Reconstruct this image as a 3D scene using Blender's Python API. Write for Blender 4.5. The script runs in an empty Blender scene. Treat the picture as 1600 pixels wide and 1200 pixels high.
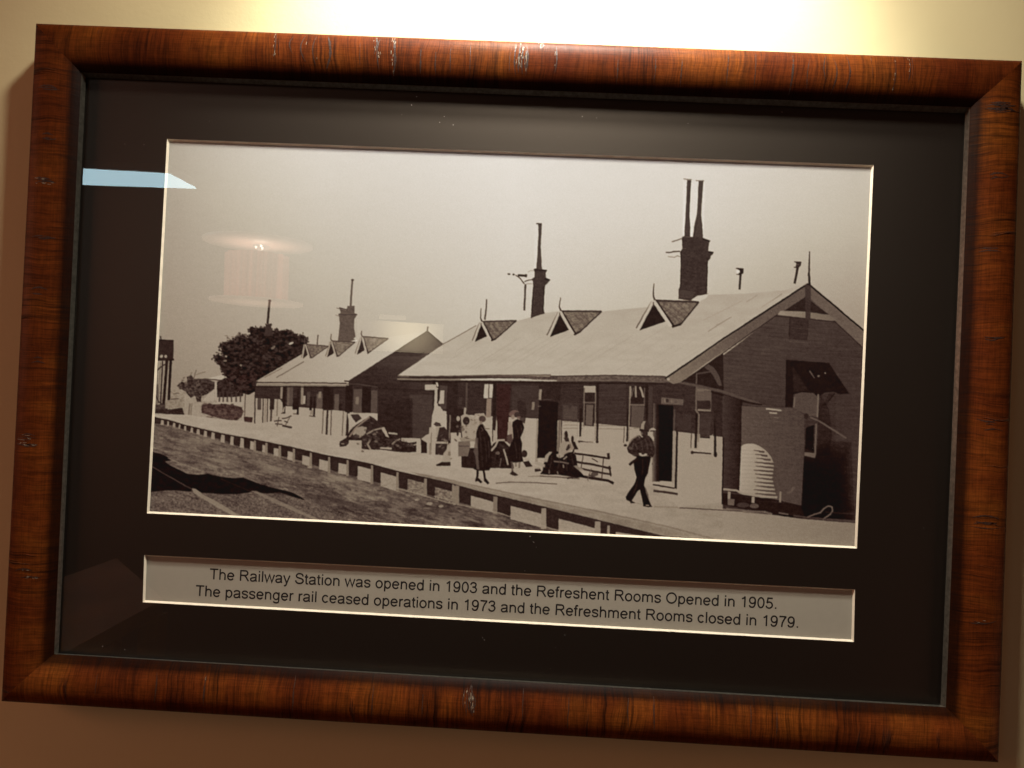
import bpy, bmesh, math, random
import numpy as np
from mathutils import Matrix, Vector

random.seed(7)
rng = np.random.default_rng(7)
S = bpy.context.scene
COL = S.collection

# ---------------------------------------------------------------- frame of reference
# picture coordinates (x right, y up, z towards the viewer), origin in the middle of the photographic print
HEIGHT = 1.50
M = Matrix(((1, 0, 0, 0), (0, 0, -1, 0), (0, 1, 0, HEIGHT), (0, 0, 0, 1)))
def W(x, y, z=0.0):
    return (x, -z, y + HEIGHT)

CAM_P = np.array([0.0228, -0.0431, 0.6500]); CAM_R = (0.0117, 0.0253, 0.0470); FPX = 1202.0
def rot3(a, b, c):
    ca, sa, cb, sb, cc, sc = math.cos(a), math.sin(a), math.cos(b), math.sin(b), math.cos(c), math.sin(c)
    Rx = np.array([[1, 0, 0], [0, ca, -sa], [0, sa, ca]]); Ry = np.array([[cb, 0, sb], [0, 1, 0], [-sb, 0, cb]])
    Rz = np.array([[cc, -sc, 0], [sc, cc, 0], [0, 0, 1]])
    return Rz @ Ry @ Rx
RC = rot3(*CAM_R)

# ---------------------------------------------------------------- camera
cd = bpy.data.cameras.new('camera'); cam = bpy.data.objects.new('camera', cd); COL.objects.link(cam)
cd.sensor_width = 36.0; cd.lens = 36.0 * FPX / 1600.0; cd.clip_start = 0.01; cd.clip_end = 100
L4 = Matrix.Identity(4)
for i in range(3):
    for j in range(3): L4[i][j] = RC[i, j]
    L4[i][3] = CAM_P[i]
cam.matrix_world = M @ L4
S.camera = cam

# ---------------------------------------------------------------- world and lamps
w = bpy.data.worlds.new('World'); S.world = w; w.use_nodes = True
bg = w.node_tree.nodes['Background']; bg.inputs[0].default_value = (1.0, 0.46, 0.29, 1); bg.inputs[1].default_value = 0.022
S.view_settings.view_transform = 'Standard'; S.view_settings.look = 'None'
S.view_settings.exposure = 0.0; S.view_settings.gamma = 1.0; S.view_settings.use_curve_mapping = False

def lamp(name, kind, loc, target, power, color, **kw):
    d = bpy.data.lights.new(name, kind); d.energy = power; d.color = color
    for k, v in kw.items(): setattr(d, k, v)
    o = bpy.data.objects.new(name, d); COL.objects.link(o); o.location = W(*loc)
    dirv = Vector(W(*target)) - Vector(W(*loc)); o.rotation_euler = dirv.to_track_quat('-Z', 'Y').to_euler()
    return o
# halogen downlight just above the picture: hot core of its beam and the softer outer beam of its reflector
lamp('downlight_core', 'SPOT', (0.035, 0.74, 0.20), (0.035, 0.235, 0.0), 56.0, (1.0, 0.93, 0.80),
     spot_size=math.radians(66), spot_blend=0.65, shadow_soft_size=0.03)
lamp('downlight_beam', 'SPOT', (0.035, 0.72, 0.30), (0.035, -0.05, 0.0), 32.0, (1.0, 0.91, 0.77),
     spot_size=math.radians(118), spot_blend=1.0, shadow_soft_size=0.045)
# dim tungsten light of the room from the left, added weak fill from the right
lamp('room_lamp', 'AREA', (-2.5, 0.35, 0.95), (-0.3, -0.15, 0.0), 14.0, (1.0, 0.37, 0.21), size=0.9)
lamp('right_fill_lamp', 'AREA', (2.3, -1.0, 0.95), (0.3, -0.3, 0.0), 3.6, (1.0, 0.42, 0.26), size=0.8)

# ---------------------------------------------------------------- materials
def new_mat(name):
    m = bpy.data.materials.new(name); m.use_nodes = True
    nt = m.node_tree
    return m, nt, nt.nodes['Principled BSDF']
def nd(nt, t, **kw):
    n = nt.nodes.new(t)
    for k, v in kw.items():
        if isinstance(v, (list, tuple)) or not k.startswith('_'): setattr(n, k, v)
    return n
def lk(nt, a, b): nt.links.new(a, b)
def ramp(nt, fac, stops):
    r = nt.nodes.new('ShaderNodeValToRGB'); e = r.color_ramp.elements
    while len(e) < len(stops): e.new(0.5)
    for i, (p, c) in enumerate(stops):
        e[i].position = p; e[i].color = (c[0], c[1], c[2], 1) if isinstance(c, tuple) else (c, c, c, 1)
    lk(nt, fac, r.inputs[0]); return r
def mixc(nt, fac, a, b, mode='MIX'):
    m = nt.nodes.new('ShaderNodeMix'); m.data_type = 'RGBA'; m.blend_type = mode
    for sock, v in ((m.inputs[0], fac), (m.inputs[6], a), (m.inputs[7], b)):
        if hasattr(v, 'is_linked'): lk(nt, v, sock)
        elif isinstance(v, tuple): sock.default_value = (v[0], v[1], v[2], 1)
        else: sock.default_value = v
    return m.outputs[2]
def noise(nt, vec, scale, detail=3, rough=0.5, dist=0.0):
    n = nt.nodes.new('ShaderNodeTexNoise'); n.inputs['Scale'].default_value = scale
    n.inputs['Detail'].default_value = detail; n.inputs['Roughness'].default_value = rough
    n.inputs['Distortion'].default_value = dist
    if vec is not None: lk(nt, vec, n.inputs['Vector'])
    return n.outputs['Fac']
def mapping(nt, vec, scale=(1, 1, 1), loc=(0, 0, 0)):
    m = nt.nodes.new('ShaderNodeMapping'); m.inputs['Scale'].default_value = scale; m.inputs['Location'].default_value = loc
    lk(nt, vec, m.inputs['Vector']); return m.outputs['Vector']
def bump(nt, h, strength, dist, prev=None):
    b = nt.nodes.new('ShaderNodeBump'); b.inputs['Strength'].default_value = strength; b.inputs['Distance'].default_value = dist
    lk(nt, h, b.inputs['Height'])
    if prev is not None: lk(nt, prev, b.inputs['Normal'])
    return b.outputs['Normal']

def wall_material():
    m, nt, p = new_mat('wall_paint')
    tc = nt.nodes.new('ShaderNodeTexCoord')
    n1 = noise(nt, tc.outputs['Object'], 3.5, 4)
    n2 = noise(nt, tc.outputs['Object'], 260, 5, 0.6)
    n3 = noise(nt, tc.outputs['Object'], 38, 4, 0.6)
    r = ramp(nt, n1, [(0.3, (0.74, 0.66, 0.38)), (0.7, (0.78, 0.70, 0.41))])
    lk(nt, r.outputs[0], p.inputs['Base Color']); p.inputs['Roughness'].default_value = 0.62
    nn = bump(nt, n2, 0.3, 0.0004); nn = bump(nt, n3, 0.25, 0.0014, nn)
    lk(nt, nn, p.inputs['Normal']); return m

def wood_material(seed):
    m, nt, p = new_mat('varnished_wood')
    uv = nt.nodes.new('ShaderNodeUVMap'); uv.uv_map = 'UVMap'
    off = (seed * 3.7, seed * 1.3, 0)
    v0 = mapping(nt, uv.outputs[0], (1, 1, 1), off)
    # bend the coordinates so the cross bands are slightly wavy
    wob = noise(nt, mapping(nt, v0, (22, 26, 1)), 1.0, 2)
    cmb = nt.nodes.new('ShaderNodeCombineXYZ')
    mm = nt.nodes.new('ShaderNodeMath'); mm.operation = 'MULTIPLY_ADD'; lk(nt, wob, mm.inputs[0]); mm.inputs[1].default_value = 0.009; mm.inputs[2].default_value = -0.0045
    lk(nt, mm.outputs[0], cmb.inputs[0])
    add = nt.nodes.new('ShaderNodeVectorMath'); add.operation = 'ADD'; lk(nt, v0, add.inputs[0]); lk(nt, cmb.outputs[0], add.inputs[1])
    vw = add.outputs[0]
    broad = noise(nt, mapping(nt, vw, (16, 8, 1)), 1.0, 3, 0.6)
    group = noise(nt, mapping(nt, v0, (20, 10, 1), (3, 1, 0)), 1.0, 2, 0.5)
    bands = noise(nt, mapping(nt, vw, (300, 12, 1)), 1.0, 4, 0.65)
    fine = noise(nt, mapping(nt, vw, (800, 30, 1)), 1.0, 3, 0.65)
    along = noise(nt, mapping(nt, v0, (30, 1100, 1)), 1.0, 3, 0.6)
    blot = noise(nt, mapping(nt, v0, (120, 160, 1), (7, 3, 0)), 1.0, 4, 0.7)
    crack = noise(nt, mapping(nt, vw, (75, 6, 1), (5, 0, 0)), 1.0, 5, 0.65)
    base = ramp(nt, broad, [(0.3, (0.095, 0.018, 0.0042)), (0.5, (0.140, 0.031, 0.0055)), (0.7, (0.22, 0.062, 0.009))])
    # dark cross bands come in groups
    gm = ramp(nt, group, [(0.40, 0.15), (0.62, 1.0)])
    bd = ramp(nt, bands, [(0.34, 0.22), (0.46, 0.70), (0.56, 1.0)])
    c = base.outputs[0]
    c = mixc(nt, gm.outputs[0], c, mixc(nt, 1.0, c, bd.outputs[0], 'MULTIPLY'))
    c = mixc(nt, 0.7, c, ramp(nt, fine, [(0.36, 0.45), (0.58, 1.05)]).outputs[0], 'MULTIPLY')
    c = mixc(nt, 0.5, c, ramp(nt, along, [(0.36, 0.5), (0.58, 1.05)]).outputs[0], 'MULTIPLY')
    c = mixc(nt, 0.45, c, ramp(nt, blot, [(0.35, 0.45), (0.6, 1.05)]).outputs[0], 'MULTIPLY')
    ck = ramp(nt, crack, [(0.63, 0.0), (0.67, 0.8)])
    sep = nt.nodes.new('ShaderNodeSeparateXYZ'); lk(nt, uv.outputs[0], sep.inputs[0])
    dv = ramp(nt, sep.outputs[1], [(0.027, 0.0), (0.031, 1.0), (0.046, 1.0), (0.053, 0.0)])
    mk2 = nt.nodes.new('ShaderNodeMath'); mk2.operation = 'MULTIPLY'; lk(nt, ck.outputs[0], mk2.inputs[0]); lk(nt, dv.outputs[0], mk2.inputs[1])
    c = mixc(nt, mk2.outputs[0], c, (0.022, 0.010, 0.007))
    # nearly black along the outer and inner arrises
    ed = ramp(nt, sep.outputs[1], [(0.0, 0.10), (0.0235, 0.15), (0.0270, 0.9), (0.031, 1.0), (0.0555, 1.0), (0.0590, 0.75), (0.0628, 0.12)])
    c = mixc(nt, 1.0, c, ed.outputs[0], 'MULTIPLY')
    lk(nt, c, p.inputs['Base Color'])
    rr = ramp(nt, bands, [(0.3, 0.55), (0.7, 0.40)]); lk(nt, rr.outputs[0], p.inputs['Roughness'])
    p.inputs['Specular IOR Level'].default_value = 0.09
    nn = bump(nt, bands, 0.3, 0.0005); nn = bump(nt, fine, 0.25, 0.0003, nn); nn = bump(nt, along, 0.2, 0.0002, nn)
    inv = nt.nodes.new('ShaderNodeMath'); inv.operation = 'SUBTRACT'; inv.inputs[0].default_value = 1.0; lk(nt, mk2.outputs[0], inv.inputs[1])
    nn = bump(nt, inv.outputs[0], 1.0, 0.0008, nn)
    lk(nt, nn, p.inputs['Normal']); return m

def plain(name, color, rough=0.6, metal=0.0, nscale=None, var=0.12, bstr=0.0, spec=0.5):
    m, nt, p = new_mat(name)
    p.inputs['Roughness'].default_value = rough; p.inputs['Metallic'].default_value = metal
    p.inputs['Specular IOR Level'].default_value = spec
    tc = nt.nodes.new('ShaderNodeTexCoord')
    n = noise(nt, tc.outputs['Object'], nscale or 60, 4, 0.6)
    lo = tuple(v * (1 - var) for v in color); hi = tuple(min(1, v * (1 + var)) for v in color)
    r = ramp(nt, n, [(0.3, lo), (0.7, hi)]); lk(nt, r.outputs[0], p.inputs['Base Color'])
    if bstr: lk(nt, bump(nt, n, bstr, 0.0003), p.inputs['Normal'])
    return m
def emissive(name, color, strength, base=(0.8, 0.8, 0.8)):
    m, nt, p = new_mat(name); p.inputs['Base Color'].default_value = (*base, 1)
    p.inputs['Emission Color'].default_value = (*color, 1); p.inputs['Emission Strength'].default_value = strength
    return m

MW = wall_material()
M_SLIP = plain('pewter_slip', (0.13, 0.125, 0.105), 0.30, 0.8, 300, 0.3, 0.2)
M_MAT = plain('black_mat_board', (0.0015, 0.0010, 0.0008), 0.46, 0, 900, 0.25, 0.15, spec=0.3)
_p = M_MAT.node_tree.nodes['Principled BSDF']; _p.inputs['IOR'].default_value = 1.85; _p.inputs['Specular Tint'].default_value = (1, 0.84, 0.70, 1); _p.inputs['Specular IOR Level'].default_value = 0.5
M_BEVEL = plain('cream_bevel', (0.83, 0.76, 0.62), 0.8, 0, 120, 0.08)
M_CARD = plain('caption_paper', (0.47, 0.45, 0.38), 0.85, 0, 200, 0.02, spec=0.2)
M_INK = plain('printed_ink', (0.012, 0.010, 0.010), 0.7)
M_DUST = plain('dust', (0.7, 0.66, 0.6), 0.9)

def glass_material():
    m = bpy.data.materials.new('picture_glass'); m.use_nodes = True; nt = m.node_tree; nt.nodes.clear()
    out = nt.nodes.new('ShaderNodeOutputMaterial'); mix = nt.nodes.new('ShaderNodeMixShader')
    tr = nt.nodes.new('ShaderNodeBsdfTransparent'); gl = nt.nodes.new('ShaderNodeBsdfAnisotropic'); gl.inputs['Roughness'].default_value = 0.0
    ge = nt.nodes.new('ShaderNodeNewGeometry')
    dt = nt.nodes.new('ShaderNodeVectorMath'); dt.operation = 'DOT_PRODUCT'; lk(nt, ge.outputs['Normal'], dt.inputs[0]); lk(nt, ge.outputs['Incoming'], dt.inputs[1])
    def mth(op, a, b=None):
        n = nt.nodes.new('ShaderNodeMath'); n.operation = op
        for i, v in enumerate((a, b)):
            if v is None: continue
            if hasattr(v, 'is_linked'): lk(nt, v, n.inputs[i])
            else: n.inputs[i].default_value = v
        return n.outputs[0]
    c = mth('ABSOLUTE', dt.outputs['Value']); c = mth('POWER', mth('SUBTRACT', 1.0, c), 5.0)
    c = mth('ADD', mth('MULTIPLY', c, 0.93), 0.07)      # Schlick reflectance of both faces of a pane
    lk(nt, c, mix.inputs[0]); lk(nt, tr.outputs[0], mix.inputs[1]); lk(nt, gl.outputs[0], mix.inputs[2]); lk(nt, mix.outputs[0], out.inputs[0])
    tr.inputs[0].default_value = (0.985, 0.985, 0.985, 1)
    return m
M_GLASS = glass_material()

# ---------------------------------------------------------------- object helpers
def mesh_obj(name, verts, faces, mat, parent=None, smooth=False, thick=None):
    me = bpy.data.meshes.new(name); me.from_pydata([tuple(v) for v in verts], [], faces); me.update()
    if mat: me.materials.append(mat)
    o = bpy.data.objects.new(name, me); COL.objects.link(o)
    if parent: o.parent = parent
    if smooth:
        for p in me.polygons: p.use_smooth = True
    return o
def tag(o, label=None, cat=None, group=None, kind=None):
    for k, v in (('label', label), ('category', cat), ('group', group), ('kind', kind)):
        if v: o[k] = v
    return o
def box(name, lo, hi, mat, parent=None):
    x0, y0, z0 = lo; x1, y1, z1 = hi
    vs = [W(x, y, z) for z in (z0, z1) for y in (y0, y1) for x in (x0, x1)]
    return mesh_obj(name, vs, [(0, 2, 3, 1), (4, 5, 7, 6), (0, 1, 5, 4), (2, 6, 7, 3), (0, 4, 6, 2), (1, 3, 7, 5)], mat, parent)
def thing(name, label, cat, group=None):
    o = bpy.data.objects.new(name, None); COL.objects.link(o); return tag(o, label, cat, group)

# picture-plane positions of the corners (metres), worked out once from the perspective of the place
def unproj(px, py, z):
    d = RC @ np.array([(px - 800) / FPX, (600 - py) / FPX, -1.0]); t = (z - CAM_P[2]) / d[2]
    p = CAM_P + d * t; return float(p[0]), float(p[1])
def projpx(x, y, z):
    v = np.stack([x - CAM_P[0], y - CAM_P[1], np.full_like(x, z - CAM_P[2])], -1) @ RC
    return 800 + FPX * v[..., 0] / -v[..., 2], 600 - FPX * v[..., 1] / -v[..., 2]
Z_F, Z_I, Z_G, Z_WALL = 0.0125, 0.0068, 0.0016, -0.019
OUT = [unproj(*c, Z_F - 0.003) for c in ((56.5, 36.5), (1597, 95), (1560, 1191.5), (2.5, 1096))]
INN = [unproj(*c, Z_I) for c in ((127, 113), (1516, 167.5), (1478, 1105), (84.5, 1022))]
SLP = [unproj(*c, Z_G + 0.0012) for c in ((134, 121), (1508.5, 177), (1470, 1102), (91, 1021))]
PRN = [unproj(*c, 0.0) for c in ((261, 217), (1365, 258), (1339, 857), (229.5, 802))]
CAP = [unproj(*c, 0.0) for c in ((225.5, 867), (1336, 921), (1334, 1003), (223, 941))]

# ---------------------------------------------------------------- setting: the wall
wall = box('wall', (-2.6, -1.5, Z_WALL - 0.12), (2.6, 1.25, Z_WALL), MW); tag(wall, kind='structure')

# ---------------------------------------------------------------- the framed picture
frame = thing('framed_photograph', 'brown wooden frame with black mat around a sepia railway station print, on beige wall', 'framed picture')

def lerp(a, b, t): return (a[0] + (b[0] - a[0]) * t, a[1] + (b[1] - a[1]) * t)
# moulding profile: t from outer edge (0) to sight edge (1), z height above the mat plane
prof = [(0.0, Z_WALL), (0.0, -0.001), (0.0, 0.007), (0.004, 0.0090), (0.015, 0.0104), (0.04, 0.0118), (0.09, 0.0131), (0.18, 0.0144),
        (0.30, 0.0152), (0.42, 0.0152), (0.54, 0.0147), (0.66, 0.0137), (0.78, 0.0122), (0.87, 0.0105), (0.94, 0.0088), (1.0, Z_I)]
def rail(k, wear_label):
    a0, a1 = OUT[k], OUT[(k + 1) % 4]; b0, b1 = INN[k], INN[(k + 1) % 4]
    N = 60; verts = []; faces = []; uvs = []
    width = 0.036
    vd = [0.0]
    for j in range(1, len(prof)):
        vd.append(vd[-1] + math.hypot((prof[j][0] - prof[j - 1][0]) * width, prof[j][1] - prof[j - 1][1]))
    ln = math.dist(a0, a1)
    for i in range(N + 1):
        s = i / N
        for j, (t, z) in enumerate(prof):
            p0 = lerp(a0, b0, t); p1 = lerp(a1, b1, t); p = lerp(p0, p1, s)
            verts.append(W(p[0], p[1], z)); uvs.append((math.dist(p, lerp(a0, b0, 0)) if False else ln * s, vd[j]))
    P = len(prof)
    for i in range(N):
        for j in range(P - 1):
            faces.append((i * P + j, (i + 1) * P + j, (i + 1) * P + j + 1, i * P + j + 1))
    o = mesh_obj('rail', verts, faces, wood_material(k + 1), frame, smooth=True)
    o['label'] = wear_label
    uvl = o.data.uv_layers.new(name='UVMap')
    # arc position measured along the rail so the bands run square across it
    dx, dy = (a1[0] - a0[0]) / ln, (a1[1] - a0[1]) / ln
    for lp in o.data.loops:
        v = o.data.vertices[lp.vertex_index].co
        x, y = v.x, v.z - HEIGHT
        uvl.data[lp.index].uv = ((x - a0[0]) * dx + (y - a0[1]) * dy + k * 1.7, uvs[lp.vertex_index][1])
    # individual gouges and knots: (pixel-free) position along the rail, span across it, width, lean, kind
    o.data.materials.append(M_GOUGE); o.data.materials.append(M_CHIP)
    r = random.Random(40 + k); bm = bmesh.new(); bm.from_mesh(o.data); ul = bm.loops.layers.uv['UVMap']
    def surf(sx, t, lift):
        t = min(.96, max(.006, t))
        for j in range(3, len(prof) - 1):
            if prof[j][0] <= t <= prof[j + 1][0]:
                f = (t - prof[j][0]) / (prof[j + 1][0] - prof[j][0]); z = prof[j][1] + (prof[j + 1][1] - prof[j][1]) * f; break
        pa = lerp(a0, b0, t); pb_ = lerp(a1, b1, t)
        q0 = (pa[0] - a0[0]) * dx + (pa[1] - a0[1]) * dy; q1 = (pb_[0] - a0[0]) * dx + (pb_[1] - a0[1]) * dy
        p = lerp(pa, pb_, (sx * ln - q0) / (q1 - q0)); return W(p[0], p[1], z + lift)
    def streak(sx, t0, t1, wd, lean, mi, lift=0.00012):
        n = 9; prev = None; off = 0
        for i in range(n + 1):
            t = t0 + (t1 - t0) * i / n; off += r.uniform(-1, 1) * wd * .18
            cx = sx + (off + lean * math.sin(math.pi * i / n)) / ln; hw = wd / ln * .5 * (math.sin(math.pi * (i + .35) / (n + .7)) ** .6) * r.uniform(.45, 1.25)
            cur = (bm.verts.new(surf(cx - hw, t, lift)), bm.verts.new(surf(cx + hw, t, lift)))
            if prev:
                f = bm.faces.new((prev[0], prev[1], cur[1], cur[0])); f.material_index = mi
            prev = cur
    for (sx, t0, t1, wd, lean, chips) in MARKS[k]:
        streak(sx, t0, t1, wd, lean, 1)
        for _ in range(chips):
            t = r.uniform(t0, t1 - .08); streak(sx + r.uniform(-.8, .8) * wd / ln, t, t + r.uniform(.03, .09), .0004, 0, 2, 0.00022)
    bm.to_mesh(o.data); bm.free()
    # pewter slip on the inner edge
    sv = []; c0, c1 = SLP[k], SLP[(k + 1) % 4]
    for (q0, q1, z) in ((b0, b1, Z_I - 0.0002), (lerp(b0, c0, .35), lerp(b1, c1, .35), Z_I - 0.0014), (c0, c1, Z_G + 0.0008)):
        sv += [W(*q0, z), W(*q1, z)]
    mesh_obj('slip', sv, [(0, 1, 3, 2), (2, 3, 5, 4)], M_SLIP, o)
def KN(sx, n, w_, t0, t1, chips=1):
    r = random.Random(int(sx * 1000)); return [(sx + r.uniform(-w_, w_), t0 + r.uniform(0, .2), t1 - r.uniform(0, .2), r.uniform(.0006, .0015), r.uniform(-.002, .002), chips) for _ in range(n)]
MARKS = {
 0: [(.251, .02, .62, .0011, .001, 8), (.283, .05, .66, .0012, -.004, 1), (.294, .05, .72, .0010, -.003, 1), (.305, .08, .78, .0022, .003, 0), (.270, .1, .5, .0008, -.003, 0), (.353, .03, .45, .0018, .002, 5), (.358, .1, .75, .0012, -.002, 4), (.372, .02, .86, .0022, .001, 12),
     (.400, .3, .8, .0012, 0, 0), (.415, .35, .8, .0010, 0, 0), (.536, .12, .7, .0010, .001, 3), (.43, .25, .75, .0008, 0, 0), (.598, .35, .85, .0008, 0, 0), (.636, .3, .8, .0010, 0, 0), (.662, .3, .85, .0009, 0, 0), (.708, .1, .8, .0008, 0, 0), (.735, .1, .85, .0007, 0, 0),
     (.771, .05, .92, .0016, .001, 0), (.788, .2, .8, .0009, -.001, 0), (.805, .1, .6, .0009, -.002, 0), (.812, .15, .88, .0012, .003, 0), (.825, .1, .84, .0013, .003, 0), (.872, .05, .8, .0007, .001, 5), (.886, .05, .6, .0007, .001, 4), (.338, .2, .7, .0007, 0, 0), (.45, .1, .8, .0006, 0, 0), (.49, .3, .7, .0008, 0, 0)]
    + KN(.501, 9, .006, .05, .78, 3) + KN(.516, 3, .008, .01, .12, 5),
 1: KN(.07, 10, .006, .15, .8, 0) + KN(.17, 3, .004, .2, .75, 0) + KN(.40, 3, .006, .2, .8, 0) + KN(.52, 4, .01, .2, .75, 0) + KN(.66, 4, .006, .1, .8, 0) + KN(.27, 2, .01, .3, .8, 0) + KN(.8, 2, .006, .2, .7, 1),
 2: KN(.525, 9, .006, .3, .92, 2) + [(.22, .3, .8, .0010, 0, 0), (.245, .2, .85, .0010, 0, 0), (.34, .2, .9, .0014, 0, 0), (.365, .3, .85, .0012, .001, 0), (.425, .2, .8, .0010, 0, 0), (.62, .2, .8, .0008, 0, 0), (.70, .15, .9, .0010, 0, 0), (.79, .2, .8, .0012, 0, 1), (.84, .2, .8, .0010, -.001, 0), (.9, .3, .7, .0008, 0, 0), (.57, .3, .7, .0008, 0, 0), (.47, .3, .9, .0007, 0, 0)],
 3: KN(.385, 7, .008, .05, .6, 3) + KN(.765, 4, .004, .2, .7, 3) + KN(.68, 3, .004, .2, .75, 0) + KN(.83, 3, .004, .2, .7, 0) + KN(.9, 4, .004, .2, .7, 0) + KN(.6, 2, .006, .2, .7, 0) + KN(.5, 2, .008, .2, .7, 0) + KN(.19, 3, .005, .2, .75, 2),
}
M_GOUGE = plain('dark_gouge', (0.030, 0.012, 0.007), 0.5, 0, 900, 0.5, 0.6)
M_CHIP = plain('bare_chip', (0.27, 0.22, 0.16), 0.45, 0, 900, 0.3, 0.6)
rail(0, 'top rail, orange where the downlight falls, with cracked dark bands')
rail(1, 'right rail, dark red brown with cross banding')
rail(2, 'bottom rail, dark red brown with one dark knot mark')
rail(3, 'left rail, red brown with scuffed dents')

# backing of the frame
bx = [lerp(OUT[k], INN[k], 0.5) for k in range(4)]
mesh_obj('backing_board', [W(*p, Z_WALL + 0.002) for p in bx], [(0, 3, 2, 1)], plain('brown_backing', (0.2, 0.13, 0.08)), frame)

# mat board with two window openings
mo = [lerp(OUT[k], INN[k], 0.9) for k in range(4)]
mv = [W(*p, 0) for p in mo] + [W(*p, 0) for p in PRN] + [W(*p, 0) for p in CAP]
mf = [(0, 4, 5, 1), (0, 3, 11, 8, 7, 4), (1, 5, 6, 9, 10, 2), (7, 8, 9, 6), (11, 3, 2, 10)]
mat = mesh_obj('mat_board', mv, mf, M_MAT, frame)
def bevel(cor, depth, inset):
    n = 4; vs = []
    inn = []
    for k in range(4):
        p = Vector(cor[k]); a = (Vector(cor[(k + 1) % 4]) - p).normalized(); b = (Vector(cor[(k - 1) % 4]) - p).normalized()
        inn.append(p + (a + b) * inset)
    vs = [W(*c, 0) for c in cor] + [W(c.x, c.y, -depth) for c in inn]
    mesh_obj('bevel', vs, [(k, (k + 1) % 4, 4 + (k + 1) % 4, 4 + k) for k in range(4)], M_BEVEL, mat)
bevel(PRN, 0.0016, 0.0015)
bevel(CAP, 0.0017, 0.0014)

# glass and dust on it
gq = [lerp(INN[k], SLP[k], 1.02) for k in range(4)]
gv = [W(*p, Z_G + 0.0006) for p in [lerp(OUT[k], INN[k], 0.97) for k in range(4)]]
mesh_obj('glass', gv, [(0, 3, 2, 1)], M_GLASS, frame)
dv, df = [], []
spots = [(643, 164, 1.6), (694, 182, 1.1), (687, 191, 1.1), (708, 195, 1.3), (628, 179, .8), (910, 182, .9), (932, 184, .8), (1075, 193, .8), (980, 186, .6), (651, 151, 1.4),
         (882, 992, 1.0), (868, 1012, .8), (860, 1045, .8), (828, 838, 1.4), (834, 847, 1.0), (838, 855, .9), (820, 892, 1.2), (757, 1000, 1.2), (754, 996, .8),
         (1222, 175, 1.0), (225, 226, .8), (195, 225, .9), (327, 189, .7), (160, 1010, 1.4), (195, 1015, 1.2), (340, 900, .5), (1270, 700, .5), (1443, 825, .8)]
for (sx, sy, r) in spots + [(random.uniform(140, 1490), random.uniform(190, 1080), random.uniform(.2, .5)) for _ in range(90)]:
    cx, cy = unproj(sx, sy, Z_G + 0.0008); n0 = len(dv); r *= 0.00032
    for q in range(6):
        a = q * math.pi / 3 + sx; rr = r * random.uniform(.6, 1.2); dv.append(W(cx + rr * math.cos(a), cy + rr * math.sin(a) * .7, Z_G + 0.0008))
    df.append(tuple(range(n0, n0 + 6)))
dust = mesh_obj('dust', dv, df, M_DUST, frame); dust['kind'] = 'stuff'

# caption card with its two printed lines
ZC = -0.0019
cc = [lerp(((CAP[0][0] + CAP[2][0]) / 2, (CAP[0][1] + CAP[2][1]) / 2), c, 1.04) for c in CAP]
card = mesh_obj('caption_card', [W(*p, ZC) for p in cc], [(0, 3, 2, 1)], M_CARD, frame)

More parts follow.
